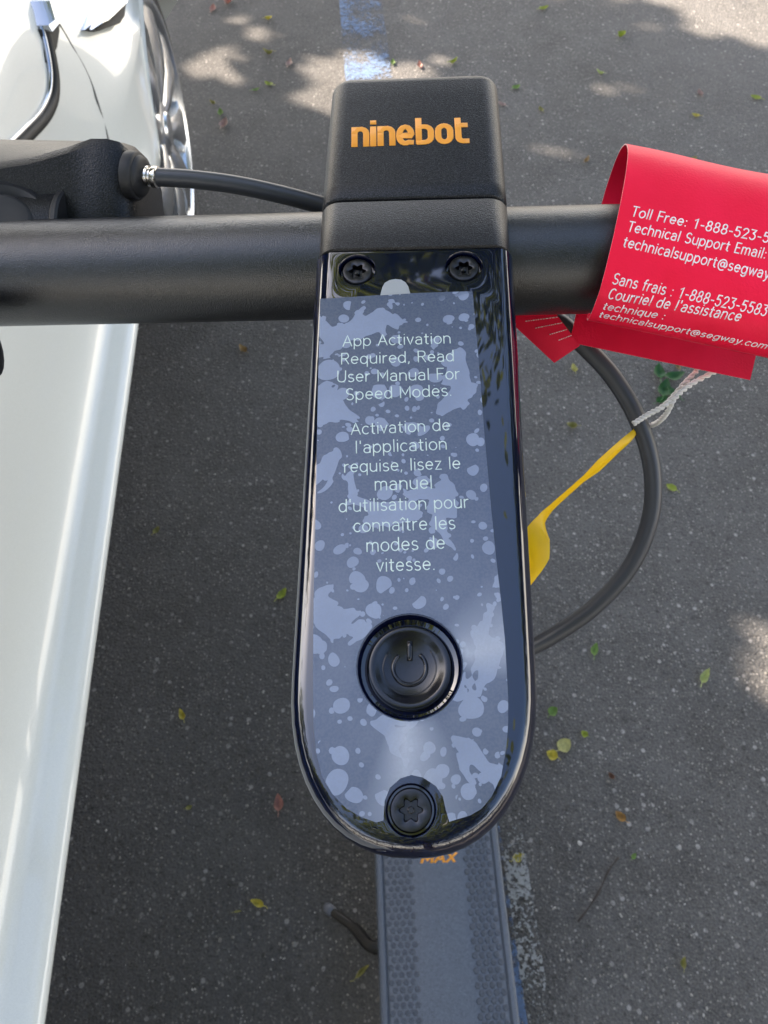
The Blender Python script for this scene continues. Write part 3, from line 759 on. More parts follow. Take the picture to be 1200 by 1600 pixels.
# smaller red card hanging behind the bar
SA = [P(770, 478, .29), P(858, 476, .287), P(906, 540, .288), P(866, 567, .292)]
bm = BM(); a, b, c, d = SA
r0 = [a, b, c, d]; nrm = (b - a).cross(d - a).normalized()
if nrm.dot(CP - a) < 0: nrm = -nrm
def spt(s, t_): return a.lerp(b, s).lerp(d.lerp(c, s), t_) + nrm * (.0012 * math.sin(s * 3) * math.sin(t_ * 3))
gv = {}
for k, off in ((0, 0), (1, .00035)):
    for i in range(9):
        for j in range(9): gv[k, i, j] = bm.verts.new(spt(i / 8, j / 8) + nrm * off)
for k in (0, 1):
    for i in range(8):
        for j in range(8): bm.faces.new((gv[k, i, j], gv[k, i + 1, j], gv[k, i + 1, j + 1], gv[k, i, j + 1]))
for i in range(8):
    for j in (0, 8): bm.faces.new((gv[0, i, j], gv[0, i + 1, j], gv[1, i + 1, j], gv[1, i, j])).material_index = 1; bm.faces.new((gv[0, j, i], gv[0, j, i + 1], gv[1, j, i + 1], gv[1, j, i])).material_index = 1
T2 = thing('warning_tag', a, 'small red paper tag hanging behind the bar between the dashboard and the big red card', 'tag')
obj('paper', bm, [M['red'], M['card_edge']], T2, angle=40)
bm = BM()
for txt_len, s0, tt in ((.62, .36, .16), (.70, .30, .30), (.66, .36, .44), (.45, .52, .60), (.36, .60, .74)):
    # rows of tiny unreadable print: broken dashes that follow the card
    s = s0; rnd = random.Random(int(tt * 100))
    while s < min(.97, s0 + txt_len):
        l = rnd.uniform(.02, .06)
        tube(bm, [spt(s, tt) + nrm * .00040, spt(min(.98, s + l), tt) + nrm * .00040], .00016, 5); s += l + .018
obj('fine_print', bm, M['white_ink'], T2)
# yellow strip tied to the cord
bm = BM()
ys = [(P(997, 668, .2995), .0008, 0), (P(985, 682, .2985), .0016, 15), (P(965, 700, .297), .0025, 40), (P(935, 728, .295), .0034, 48), (P(912, 748, .294), .0030, 62), (P(885, 772, .293), .0028, 60), (P(862, 793, .292), .0026, 55), (P(846, 812, .291), .0030, 40), (P(838, 838, .290), .0058, 12), (P(834, 868, .290), .0064, 5), (P(824, 896, .291), .0040, 0), (P(812, 915, .292), .0030, 0)]
pts = spline([y[0] for y in ys], 5); n = len(pts)
prev = None; rows = []
for i, p in enumerate(pts):
    k = i / 5; i0 = min(int(k), len(ys) - 2); fr = k - i0
    hw = ys[i0][1] * (1 - fr) + ys[i0 + 1][1] * fr; tw = ys[i0][2] * (1 - fr) + ys[i0 + 1][2] * fr
    t_ = (pts[min(i + 1, n - 1)] - pts[max(i - 1, 0)]).normalized()
    v_ = -FW; sd_ = (t_.cross(v_)).normalized(); nn = sd_.cross(t_)
    sd2 = sd_ * math.cos(R(tw)) + nn * math.sin(R(tw)); n2 = sd2.cross(t_)
    rows.append([p - sd2 * hw, p - sd2 * hw * .3 + n2 * hw * .22, p + sd2 * hw * .3 + n2 * hw * .12, p + sd2 * hw])
vr = [[bm.verts.new(q) for q in r] for r in rows]
for x_, y_ in zip(vr, vr[1:]):
    for j in range(3): bm.faces.new((x_[j], x_[j + 1], y_[j + 1], y_[j]))
bmesh.ops.solidify(bm, geom=bm.faces[:], thickness=.0003)
tag(obj('plastic_strip', bm, mat('yellow_plastic', (.95, .68, .01), .35), angle=50), 'twisted yellow plastic strip hanging from the white cord beside the dashboard', 'strip')

# ================================================================== white car
CA = math.atan(.101 / 1.242)
c1, c2 = G(218, 505, .50), G(72, 1600, .50)
cdir = (c1 - c2).normalized(); cout = Vector((cdir.y, -cdir.x, 0))
CO = c2 + cdir * (-c2.y / cdir.y); CO.z = 0
def K(s, x, z): return CO + cdir * s + cout * x + UZ * z      # car coordinates: along, outward, up
WCS, WZ, WR = 1.80, .345, .335
REAR, FRONT = 2.62, -2.15
WCF = -1.05
CW2 = 1.84
CAR = thing('parked_car', K(.3, -CW2 / 2, 0), 'pearl white sedan parked along the left edge, its rear wheel and chrome trim in view', 'car')
base = [(-.92, .20), (-.16, .20), (-.235, .235), (-.150, .33), (-.058, .43), (-.012, .478), (-.0008, .5010), (-.0012, .5065), (-.0055, .5120), (-.017, .5180), (-.031, .5230), (-.0405, .5275), (-.047, .5340), (-.052, .5415), (-.0565, .5500), (-.0610, .5610), (-.066, .579), (-.072, .61), (-.080, .67), (-.092, .75), (-.112, .83), (-.14, .885), (-.165, .90), (-.19, .99), (-.235, 1.09), (-.30, 1.23), (-.345, 1.29), (-.43, 1.335), (-.60, 1.37), (-.92, 1.385)]
IB = 22
def sm(a, b, x):
    t = max(0, min(1, (x - a) / (b - a))); return t * t * (3 - 2 * t)
def section(s):
    g = sm(-1.15, -.35, s) * (1 - sm(1.15, 1.85, s))
    zdeck = .90 + .05 * sm(1.0, 1.8, s) - .06 * sm(-1.2, -2.0, s)
    tap = .16 * sm(2.15, REAR, s) ** 2 + .20 * sm(-1.4, FRONT, s) ** 2
    out = []
    fl = max(sm(1.15, 1.5, s) * (1 - sm(2.2, 2.45, s)), sm(-1.7, -1.45, s) * (1 - sm(-.75, -.5, s)))
    for i, (x, z) in enumerate(base):
        if i >= IB:
            zd = zdeck + .05 * min(1, (-x - .165) / .5); z = zd + (z - .90) * g if False else zd * (1 - g) + z * g
        elif i > 16:
            z = z
        # fender flare
        if 7 <= i <= 20:
            zz = .50 + (z - .50)
            if i <= 16: tx, tz = -.003 - .0006 * (i - 7), .52 + .016 * (i - 7)
            else: tx = -.009 - .9 * max(0, z - .63) ** 1.5 - .05 * max(0, z - .60); tz = max(z, .665 + .012 * (i - 16))
            x = x * (1 - fl) + tx * fl; z = z * (1 - fl) + tz * fl
        for wc in (WCS, WCF):
            RA = .392; dz = RA * RA - (s - wc) ** 2
            if dz > 0:
                za = WZ + math.sqrt(dz)
                if 2 <= i <= 20 and z < za:
                    if i <= 4: x = min(x, -.24)
                    elif i == 5: x = -.03
                    z = za + .0004 * i
                elif i == 1: x = -.24; z = max(.3, za - .002)
        x -= tap
        if x < -.92: x = -.92
        zt = sm(2.35, REAR, s)
        if z < .5: z = z + (.5 - z) * .3 * zt
        out.append((x, z))
    return out
ss = []; s = FRONT
while s < REAR: ss.append(s); s += .03
ss.append(REAR)
bm = BM(); rows = []
for s in ss:
    sec = section(s)
    full = [(x, z) for x, z in sec] + [(-CW2 - x, z) for x, z in reversed(sec[:-1])]
    rows.append([bm.verts.new(K(s, x, z)) for x, z in full])
nb = len(base)
for a, b in zip(rows, rows[1:]):
    for j in range(len(a) - 1):
        bm.faces.new((a[j], a[j + 1], b[j + 1], b[j]))
for r in (rows[0], rows[-1]):
    mid = len(r) // 2
    for j in range(mid):
        q = [r[j], r[j + 1], r[len(r) - 2 - j], r[len(r) - 1 - j]]
        q2 = []
        for v in q:
            if v not in q2: q2.append(v)
        if len(q2) > 2: bm.faces.new(q2)
bmesh.ops.remove_doubles(bm, verts=bm.verts, dist=.00005)
BODY = obj('body', bm, M['paint'], CAR, angle=60)
def skin(s, z_t, off=0.0):
    """point on the car side at height z_t"""
    sec = section(s)
    for i in range(6, nb - 1):
        (x0, z0), (x1, z1) = sec[i], sec[i + 1]
        if z0 <= z_t <= z1:
            t = (z_t - z0) / max(1e-6, z1 - z0); return K(s, x0 + (x1 - x0) * t + off, z_t)
    return K(s, sec[nb - 3][0], z_t)
def on_car(u, v, off=0.0):
    """walk a view ray down to the car's side"""
    d = ray(u, v); best = None
    k = .3
    while k < 2.6:
        p = CP + d * k; q = p - CO; s = q.dot(cdir); x = q.dot(cout)
        if .2 < p.z < 1.4 and FRONT < s < REAR:
            c = skin(s, p.z, 0); xs = (c - CO).dot(cout)
            if x <= xs: return p + cout * off, s, p.z
        k += .004
    return CP + d * 1.5, 0, .5
# wheels
def alloy(wc, sideout):
    c = K(wc, (-.055 if sideout > 0 else -CW2 + .055), WZ); ax = cout * sideout; W = .225
    bm = BM(); n = 12; RT_, RR = WR, .272
    prof = [(RR, -W)] + [(RT_ - .012, -W + .01), (RT_, -W + .03), (RT_, -.035), (RT_ - .008, -.012), (RT_ - .028, .004), (RR + .012, .006), (RR, -.004)]
    lathe(bm, c, ax, prof, 80, cap=False)
    tag_w = obj('wheel', bm, M['tyre'], CAR, angle=45)
    bm = BM()
    lathe(bm, c, ax, [(RR + .004, -.006), (RR + .006, .004), (RR + .002, .009), (RR - .008, .008), (RR - .016, .0), (RR - .022, -.012), (RR - .026, -.09), (RR - .03, -W)], 80, cap=False)
    a, b = frame_from(ax)
    ns = 8
    for k in range(ns):
        th = 2 * math.pi * (k + .35) / ns
        def pt(r, da, h): return c + (a * math.cos(th + da) + b * math.sin(th + da)) * r + ax * h
        rg = []
        for r, wd_, h in ((.045, .020, -.006), (.09, .024, .006), (.15, .034, .012), (.21, .048, .010), (.25, .064, .003), (RR - .006, .078, -.004)):
            t0 = wd_ / r
            rg.append([pt(r, -t0, h - .03), pt(r, -t0, h - .008), pt(r, -t0 * .6, h), pt(r, t0 * .6, h), pt(r, t0, h - .008), pt(r, t0, h - .03)])
        ring_loft(bm, rg)
    lathe(bm, c, ax, [(.075, -.05), (.075, -.012), (.068, -.004), (.04, .002), (.036, .008), (.0, .010)], 36)
    obj('rim', bm, M['alloy'], tag_w, angle=38)
    lathe_back = BM(); lathe(lathe_back, c, ax, [(RR - .028, -.10), (RR - .03, -.094), (.02, -.094), (.02, -.10)], 40); obj('wheel_barrel', lathe_back, M['tyre'], tag_w)
    bm = BM(); lathe(bm, c, ax, [(.17, -.085), (.17, -.07), (.06, -.07), (.06, -.085)], 40); obj('brake_disc', bm, mat('brake_disc', (.3, .27, .25), .4, 1), tag_w, angle=40)
for wc in (WCS, WCF):
    for so in (1, -1): alloy(wc, so)
# wheel housings (dark liners)
for wc in (WCS, WCF):
    bm = BM(); rg = []
    for k in range(21):
        a = math.pi * k / 20; rg.append([K(wc + .386 * math.cos(a), x, WZ + .386 * math.sin(a)) for x in (-.09, -.30)])
    ring_loft(bm, rg, closed=False); bmesh.ops.solidify(bm, geom=bm.faces[:], thickness=.004); obj('wheel_arch_liner', bm, M['dark'], CAR)
# chrome window moulding, traced on the body side
trim_px = [(-110, 330), (-60, 283), (-10, 243), (28, 208), (58, 176), (72, 148), (75, 120), (72, 92), (66, 62), (60, 40)]
tr = [on_car(u, v, .004) for u, v in trim_px]
pts = spline([p[0] for p in tr], 6)
bm = BM(); tube(bm, pts, [.0042] * len(pts), 12); TRIM = obj('chrome_trim', bm, M['chrome'], CAR)
bm = BM(); pts2 = spline([on_car(u + 9, v + 10, .0015)[0] for u, v in trim_px], 6); tube(bm, pts2, .0085, 10); obj('trim_shadow', bm, M['dark'], CAR)  # dark strip standing in for the shadow beside the moulding
def gem(outline_px, apex_px, lift, nm, ml, md):
    bm = BM(); vs = [bm.verts.new(on_car(u, v, .002)[0]) for u, v in outline_px]
    ap = [bm.verts.new(on_car(u, v, .002)[0] + cout * lift * .6 + UZ * lift * .5) for u, v in apex_px]
    n = len(vs); k = len(ap)
    return bm, vs, ap
# chrome corner piece at the top of the moulding
def prism(outline_px, lift, mat_, name, par, shrink_=.8, dx=0, dy=0):
    bm = BM(); b0 = [on_car(u, v, -.002)[0] for u, v in outline_px]
    cu = sum(u for u, v in outline_px) / len(outline_px); cv = sum(v for u, v in outline_px) / len(outline_px)
    b1 = [on_car(cu + (u - cu) * shrink_ + dx, cv + (v - cv) * shrink_ + dy, lift)[0] for u, v in outline_px]
    bm_ = [p.lerp(q, .75) + cout * lift * .1 for p, q in zip(b0, b1)]
    ring_loft(bm, [b0, [p + cout * lift * .7 for p in b0], b1], False, True)
    return obj(name, bm, mat_, par, angle=25)
prism([(58, 46), (76, 30), (86, 20), (88, 48), (84, 74), (76, 94), (70, 98), (66, 70)], .006, M['dark'], 'corner_shadow', CAR, .95)  # dark plate drawn as the shadow below the chrome corner
prism([(46, 2), (60, -12), (74, -4), (79, 22), (75, 38), (63, 50), (57, 40)], .030, M['chrome'], 'trim_corner', CAR, .78, -2, -4)
# door handle
hb = [on_car(u, v)[0] for u, v in ((124, 46), (150, -10), (186, -40), (182, 26), (172, 42), (140, 52))]
prism([(124, 47), (148, -8), (178, -50), (190, -44), (182, 26), (174, 38), (140, 50)], .016, M['dark'], 'handle_recess', CAR, .97)
prism([(124, 47), (142, 2), (168, -45), (186, -40), (176, 6), (150, 30), (136, 42)], .034, M['chrome'], 'door_handle', CAR, .80, -1, -2)
# door shut line
gp = [on_car(u, v, .0003)[0] for u, v in ((84, 26), (98, 48), (114, 76), (130, 104), (142, 130), (152, 160), (161, 190), (168, 216), (174, 246), (180, 280), (186, 320), (190, 360), (192, 410))]
bm = BM(); tube(bm, spline(gp, 4), .0021, 8); obj('door_gap', bm, mat('shadow_gap', (.10, .10, .095), .8), CAR)
# side windows as one dark glass strip each side, rear lamp, bumper line
for so in (1, -1):
    bm = BM(); rg = []
    for k in range(30):
        s = -.62 + 1.32 * k / 29
        f_ = min(1, k / 7, (29 - k) / 4 + .25); sec = section(s); lo_, hi_ = sec[22], sec[26]
        row = []
        for j in range(7):
            t_ = .06 + .86 * f_ * j / 6; ii = 22 + min(3, int(t_ * 4)); fr = t_ * 4 - min(3, int(t_ * 4))
            x = sec[ii][0] * (1 - fr) + sec[ii + 1][0] * fr; z = sec[ii][1] * (1 - fr) + sec[ii + 1][1] * fr
            row.append(K(s, (x + .004) if so > 0 else (-CW2 - x - .004), z))
        rg.append(row)
    ring_loft(bm, rg, closed=False); obj('side_window', bm, M['glass'], CAR)

# ================================================================== fallen leaves
LEAF_COL = {'yellow green': (.46, .54, .08), 'green': (.24, .40, .09), 'pink': (.52, .27, .22), 'pale yellow': (.70, .68, .28), 'yellow': (.72, .64, .12), 'orange': (.50, .28, .07), 'pale pink': (.52, .38, .34), 'brown': (.22, .12, .08), 'olive': (.36, .35, .11), 'pale green': (.58, .66, .28), 'tan': (.42, .30, .14)}
LM = {}
for k, c in LEAF_COL.items():
    m = mat('leaf_' + k.replace(' ', '_'), c, .5); t = NT(m); t.set('Base Color', t.mix(t.ramp(t.noise(140, 3), [(.35, 0.), (.7, 1.)]), c, tuple(x * .62 for x in c))); LM[k] = m
def leaf_bm(p, L, Wd, rot, curl, seed):
    rnd = random.Random(seed); bm = BM(); rg = []
    ax = Vector((math.cos(rot), math.sin(rot), 0)); ay = Vector((-ax.y, ax.x, 0)); n = 8
    bend = rnd.uniform(-.25, .25)
    for i in range(n + 1):
        t_ = i / n; w = Wd * (math.sin(math.pi * min(1, t_ ** .8)) ** .8 + .04) * (1 + rnd.uniform(-.08, .08))
        c = p + ax * (t_ - .5) * L + ay * bend * L * (t_ - .5) ** 2
        zc = curl * L * (t_ - .45) ** 2 * 1.6
        rg.append([c + ay * (w * s) + UZ * (zc + abs(s) * curl * w * .9 + .0012) for s in (-.5, -.25, 0, .25, .5)])
    v = [[bm.verts.new(q) for q in r] for r in rg]
    for a, b in zip(v, v[1:]):
        for j in range(4): bm.faces.new((a[j], a[j + 1], b[j + 1], b[j]))
    bmesh.ops.solidify(bm, geom=bm.faces[:], thickness=.0006)
    e_ = rg[0][2]; tube(bm, [e_, e_ - ax * L * .16 + ay * L * rnd.uniform(-.05, .05) - UZ * .0005, e_ - ax * L * .32 + ay * L * rnd.uniform(-.12, .12) + UZ * .001], L * .018, 5)
    return bm
LEAVES = [
 (345, 178, 15, 'green', 'green leaf by the car wheel, just below the sunlit patch'), (350, 197, 20, 'pale pink', 'pale pink curled leaf by the car wheel, lowest of a cluster of three'), (333, 163, 10, 'olive', 'tiny olive leaf by the car wheel, highest of a cluster of three'),
 (420, 133, 14, 'yellow green', 'yellow green leaf above the left cable, right one of a close pair'), (400, 142, 12, 'green', 'green leaf above the left cable, left one of a close pair'),
 (358, 5, 20, 'pink', 'pinkish leaf at the top edge of the photo beside the car, right of another'), (333, 15, 18, 'pink', 'pinkish leaf at the top edge of the photo nearest the car'), (420, 31, 11, 'yellow', 'small yellow leaf left of the blue line near the top edge'), (419, 85, 15, 'olive', 'olive leaf between the sunlit patches left of the blue line'), (452, 101, 18, 'pale pink', 'pale pinkish leaf in the shade left of the big sunlit patch'),
 (614, 100, 12, 'green', 'green leaf just above the black cap'), (656, 105, 14, 'pink', 'small pink leaf above the black cap, right of the blue line'), (708, 99, 14, 'yellow green', 'yellow green leaf above the right part of the black cap'),
 (849, 15, 15, 'yellow green', 'yellow green leaf at the top edge right of the cap'), (970, 58, 13, 'yellow green', 'round yellow green leaf under the sunlit band at upper right'), (937, 116, 12, 'pale green', 'pale green leaf above the faint sun streak right of the cap'), (806, 138, 14, 'green', 'green leaf near the upper right corner of the black cap'), (845, 173, 12, 'olive', 'olive leaf right of the black cap near a dark stain'), (784, 165, 13, 'pale pink', 'pale pink leaf touching the right side of the black cap in view'),
 (1093, 148, 14, 'pale pink', 'pale pink leaf on open asphalt at upper right'), (1180, 154, 16, 'yellow green', 'yellow green leaf near the right edge above the red card'), (1086, 182, 12, 'yellow', 'yellow leaf above the red card near the middle of its crest'), (1084, 249, 12, 'olive', 'olive leaf just above the crest of the red card'), (916, 253, 13, 'tan', 'tan leaf left of the red card crest'),
 (896, 579, 14, 'pale yellow', 'pale yellow leaf on asphalt just below the small red tag'), (892, 668, 16, 'olive', 'olive leaf on asphalt between the dashboard and the yellow strip'), (1048, 763, 17, 'yellow green', 'yellow green leaf just right of the cable loop'),
 (441, 930, 20, 'yellow green', 'bright yellow green leaf left of the dashboard beside its middle'), (928, 1016, 20, 'green', 'fresh green leaf below the cable loop'), (1099, 1059, 25, 'pale green', 'large pale green leaf near the sunlit triangle on the right'), (881, 1165, 23, 'pale yellow', 'heart shaped pale yellow leaf right of the dashboard bottom'), (863, 1112, 16, 'green', 'narrow green leaf right of the power button on the ground'), (912, 1148, 11, 'yellow green', 'tiny yellow green leaf beside the heart shaped leaf'), (861, 1181, 17, 'yellow', 'yellow leaf below left of the heart shaped leaf'),
 (968, 1276, 18, 'orange', 'orange leaf on asphalt right of the deck'), (954, 1213, 11, 'brown', 'small brown leaf above the orange leaf'), (285, 1118, 17, 'yellow', 'yellow leaf on asphalt between car and dashboard'), (436, 1255, 24, 'pink', 'triangular pinkish leaf left of the dashboard bottom'), (403, 1411, 21, 'yellow', 'yellow leaf left of the kickstand'), (566, 1517, 26, 'olive', 'slender olive leaf against the left side of the deck'), (809, 1340, 18, 'yellow', 'yellow leaf beside the right edge of the deck front'), (245, 830, 13, 'olive', 'olive leaf on asphalt beside the car door'), (381, 549, 16, 'tan', 'tan leaf just below the left handlebar'), (1066, 1504, 16, 'olive', 'olive leaf on asphalt at lower right'), (990, 1338, 10, 'green', 'tiny green leaf above the twig'), (372, 1424, 12, 'olive', 'thin olive leaf left of the yellow leaf near the kickstand'), (296, 1262, 10, 'olive', 'tiny olive leaf between car and the pinkish leaf'), (1058, 575, 14, 'tan', 'small tan leaf above the green sprig'),
]
for i, (u, v, px, col, lab) in enumerate(LEAVES):
    rnd = random.Random(i * 7 + 3); p = G(u, v); k = (p - CP).dot(FW) / F
    L = px * k * 1.08; W_ = L * rnd.uniform(.45, .7)
    if 'slender' in lab or 'narrow' in lab or 'thin' in lab: W_ = L * .26
    if 'round' in lab or 'heart' in lab: W_ = L * .85
    rot = rnd.uniform(0, math.pi)
    if 'slender' in lab: rot = .7
    b = leaf_bm(p, L, W_, rot, rnd.uniform(.35, 1.1), i)
    tag(obj('fallen_leaf', b, LM[col], angle=60), lab, 'leaf', 'fallen leaves on the asphalt')
# green sprig under the cord
SPG = thing('leaf_sprig', G(1035, 600), 'sprig of dark green leaves lying on the asphalt under the white cord', 'sprig')
LM['sprig'] = mat('sprig_green', (.05, .17, .045), .35)
for (u, v, px, r_) in ((1028, 585, 30, 1.5), (1052, 592, 32, .2), (1036, 612, 36, 1.2), (1050, 618, 26, 2.2), (1032, 628, 22, .5)):
    p = G(u, v); k = (p - CP).dot(FW) / F
    obj('sprig_leaf', leaf_bm(p + UZ * .004, px * k, px * k * .55, r_, .5, u), LM['sprig'], SPG, angle=60)
# twig
bm = BM(); tube(bm, spline([G(903, 1440, .004), G(922, 1415, .006), G(940, 1385, .005), G(950, 1362, .007), G(966, 1340, .004)], 5), [.0016 + .0006 * math.sin(k) for k in range(21)], 7)
tag(obj('twig', bm, mat('twig_bark', (.035, .028, .025), .8)), 'thin dark twig lying on the asphalt right of the deck', 'twig')
# loose grit
rnd = random.Random(5); bm = BM()
for k in range(2600):
    u, v = rnd.uniform(-60, 1260), rnd.uniform(-60, 1640); p = G(u, v)
    r = rnd.choice((.0008, .0011, .0014, .0018)) * rnd.uniform(.7, 1.5)
    if rnd.random() < .012: r *= 2
    vs = bmesh.ops.create_icosphere(bm, subdivisions=1, radius=r)['verts']; a = rnd.uniform(0, 6.3); sx = rnd.uniform(.7, 1.6)
    for q in vs:
        x, y, z = q.co * 1.0; x *= sx; z *= .7
        q.co = p + Vector((x * math.cos(a) - y * math.sin(a), x * math.sin(a) + y * math.cos(a), z + r * .3)) + Vector((rnd.uniform(-.2, .2), rnd.uniform(-.2, .2), rnd.uniform(-.2, .2))) * r
m = mat('loose_grit', (.25, .24, .22), .8); t = NT(m); t.set('Base Color', t.ramp(t.noise(35, 2), [(.3, (.11, .10, .09)), (.5, (.24, .23, .21)), (.7, (.46, .45, .43))]))
tag(obj('loose_grit', bm, m, smooth=False), 'loose pale grit scattered over the asphalt', 'grit', kind='stuff')

# ================================================================== trees that shade the place (they also show in the glossy dash)
def gp(*px): return [(G(u, v).x, G(u, v).y) for u, v in px]
GAPS = [gp((448, 92), (480, 84), (525, 76), (590, 84), (610, 110), (560, 150), (520, 190), (470, 168), (430, 150), (470, 140), (462, 112)), gp((490, 165), (640, 95), (690, 112), (640, 190), (560, 230)),
        gp((285, 78), (330, 96), (392, 126), (380, 136), (285, 122)), gp((355, 28), (385, 26), (425, 48), (436, 62), (408, 66), (362, 48)), gp((322, 64), (360, 72), (398, 93), (380, 98), (330, 82)),
        gp((985, -12), (1095, -12), (1150, 16), (1260, 40), (1260, 75), (1190, 62), (1120, 46), (1050, 22)), gp((1150, -40), (1260, -40), (1260, 8)), gp((895, 126), (930, 124), (1005, 142), (1000, 152), (920, 138)), gp((1020, 154), (1085, 174), (1080, 180), (1020, 162)), gp((1105, 182), (1140, 204), (1175, 226), (1150, 218)),
        gp((805, 222), (860, 222), (945, 250), (940, 258), (880, 246), (805, 236)), gp((1120, 975), (1300, 985), (1300, 1240), (1125, 1000)), gp((700, 84), (668, 96), (692, 108), (716, 112)), gp((640, 20), (668, 28), (660, 34), (636, 28))]
def lit(p, r):
    q = p - SUN * (p.z / SUN.z)
    if not (-3 < q.x < 3 and -2 < q.y < 4.5): return False
    for g_ in GAPS:
        if in_poly(q.x, q.y, g_): return True
        for k in range(4):
            a = math.pi / 2 * k
            if in_poly(q.x + r * math.cos(a), q.y + r * math.sin(a), g_): return True
    return False
m = mat('tree_leaf', (.07, .12, .025), .45); t = NT(m)
t.set('Base Color', t.ramp(t.noise(1.6, 3), [(.3, (.025, .050, .012)), (.5, (.042, .075, .016)), (.72, (.09, .12, .02))]))
tr_ = t.n.new('ShaderNodeBsdfTranslucent'); tr_.inputs['Color'].default_value = (.26, .31, .025, 1)
mx = t.n.new('ShaderNodeMixShader'); mx.inputs[0].default_value = .22
out_ = [n_ for n_ in t.n if n_.type == 'OUTPUT_MATERIAL'][0]
t.l(t.b.outputs[0], mx.inputs[1]); t.l(tr_.outputs[0], mx.inputs[2]); t.l(mx.outputs[0], out_.inputs[0])
M['tree_leaf'] = m
m = mat('bark', (.10, .075, .055), .9); t = NT(m); t.bump(t.noise(22, 5, .7), .8, .02); t.set('Base Color', t.ramp(t.noise(14, 4), [(.3, (.06, .045, .035)), (.7, (.16, .125, .10))])); M['bark'] = m
def tree(name, basep, crown_c, rad, n, lab, seed, size=.12, clumps=46):
    rnd = random.Random(seed); T = thing(name, basep, lab, 'tree', 'trees around the parking lot')
    basep = Vector(basep); cc = Vector(crown_c); rx = Vector(rad)
    bm = BM(); top = cc - UZ * rx.z * .2
    tube(bm, spline([basep - UZ * .1, basep.lerp(top, .4) + Vector((rnd.uniform(-.2, .2), rnd.uniform(-.2, .2), 0)), top], 5), [.24 - .012 * k for k in range(11)], 14)
    cl = []
    while len(cl) < clumps:
        d = Vector((rnd.uniform(-1, 1), rnd.uniform(-1, 1), rnd.uniform(-1, 1)))
        if d.length > 1: continue
        d = d * (.55 + .45 * rnd.random()) if d.length > .3 else d
        cl.append((cc + Vector((d.x * rx.x, d.y * rx.y, d.z * rx.z)), rnd.uniform(.16, .34) * rx.x))
    for c, r in cl[::2]:
        j = top.lerp(c, .3) - UZ * .2
        if any(lit(q_, .10) for q_ in spline([basep.lerp(top, .75), j, c], 6)): continue
        tube(bm, spline([basep.lerp(top, .75), j, c], 4), [.09 - .008 * k for k in range(9)], 7)
    obj('trunk', bm, M['bark'], T)
    me_v, me_f = [], []
    for k in range(n):
        c, r = cl[rnd.randrange(len(cl))]
        d = Vector((rnd.gauss(0, .5), rnd.gauss(0, .5), rnd.gauss(0, .42))) * r
        p = c + d
        if p.z < 2.2: continue
        L = size * rnd.uniform(.7, 1.4); w = L * .5
        if lit(p, L * .22): continue
        ax = Vector((rnd.gauss(0, 1), rnd.gauss(0, 1), rnd.gauss(-.2, .6))).normalized(); up = Vector((rnd.gauss(0, .6), rnd.gauss(0, .6), 1)).normalized()
        ay = up.cross(ax).normalized()
        i0 = len(me_v)
        me_v += [p - ax * L * .5, p - ax * L * .1 + ay * w * .5, p + ax * L * .3 + ay * w * .35, p + ax * L * .5, p + ax * L * .3 - ay * w * .35, p - ax * L * .1 - ay * w * .5]
        me_f.append(tuple(range(i0, i0 + 6)))
    me = bpy.data.meshes.new('crown'); me.from_pydata([v - basep for v in me_v], [], me_f); me.materials.append(M['tree_leaf'])
    o = link(bpy.data.objects.new('crown', me)); o.parent = T; ORG[o.name] = basep
tcent = Vector((.35, 1.0, 0)) + SUN * (4.6 / SUN.z)
tree('shade_tree', (tcent.x - .6, tcent.y + .8, 0), tcent, (2.9, 2.9, 1.7), 34000, 'big leafy tree beyond the white car throwing dappled shade', 11, .17, 70)
tree('shade_tree', (.6, 7.6, 0), (.3, 5.4, 6.6), (3.9, 3.7, 2.7), 26000, 'leafy tree standing straight ahead of the scooter', 23, .17, 70)
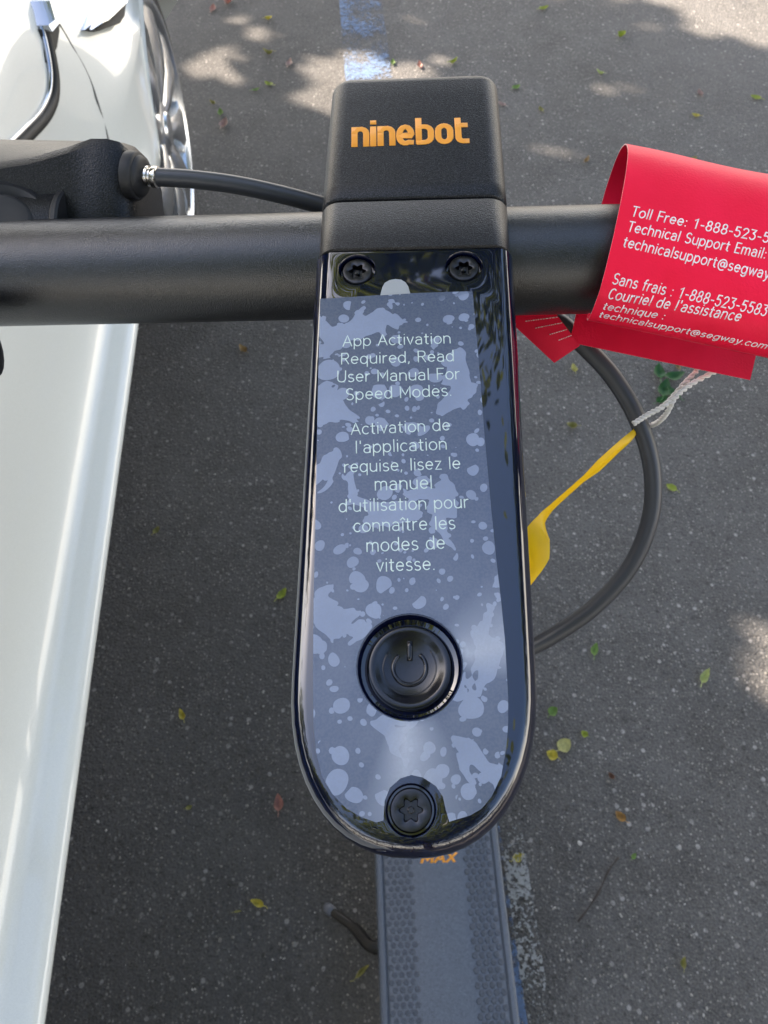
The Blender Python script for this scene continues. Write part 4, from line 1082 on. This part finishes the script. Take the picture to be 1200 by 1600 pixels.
tree('shade_tree', (6.2, 3.2, 0), (5.9, 2.6, 4.6), (2.9, 3.6, 2.8), 15000, 'leafy tree to the right of the scooter', 37, .17, 50)

tree('shade_tree', (.9, -5.7, 0), (.3, -4.7, 5.8), (3.9, 3.5, 2.7), 20000, 'leafy tree added unseen behind the camera to darken the dash reflections', 51, .19, 60)  # added unseen canopy, darkens the reflections at the bottom of the dash

# added leafy screen, unseen behind the camera, hides the bright horizon from reflections
HG = thing('horizon_blocker', (0, -2.9, 0), 'dark leafy screen added unseen behind the camera to keep the bright horizon out of reflections', 'horizon_blocker')
rnd = random.Random(77); vv, ff = [], []
for k in range(15000):
    x, y, z = rnd.uniform(-5.5, 5.5), rnd.choice((-1, 1)) * .55 * rnd.random() ** .3, 2.25 * rnd.random() ** .8
    if rnd.random() < .3: z = 2.25 - .2 * rnd.random(); y = rnd.uniform(-.55, .55)
    L = rnd.uniform(.07, .13); ax = Vector((rnd.gauss(0, 1), rnd.gauss(0, 1), rnd.gauss(0, .7))).normalized(); ay = ax.cross(Vector((rnd.gauss(0, 1), rnd.gauss(0, 1), 1))).normalized()
    p = Vector((x, y, z)); i0 = len(vv); vv += [p - ax * L * .5, p + ay * L * .28, p + ax * L * .5, p - ay * L * .28]; ff.append((i0, i0 + 1, i0 + 2, i0 + 3))
me = bpy.data.meshes.new('blocker_foliage'); me.from_pydata(vv, [], ff); me.materials.append(mat('blocker_leaf', (.010, .020, .009), .75)); o = link(bpy.data.objects.new('blocker_foliage', me)); o.parent = HG
bm = BM()
for k in range(23): tube(bm, [Vector((-5.3 + k * .48, -2.9, -.05)), Vector((-5.25 + k * .48, -2.88, .8)), Vector((-5.3 + k * .48, -2.9, 1.7))], [.03, .022, .012], 7)
obj('blocker_stems', bm, M['bark'], HG)

tree('shade_tree', (-6.6, -3.0, 0), (-6.0, -2.6, 4.2), (3.2, 3.6, 3.0), 15000, 'leafy tree added unseen beyond the front of the white car to darken the left bevel', 63, .19, 55)  # added unseen tree, blocks bright sky from the left dash bevel
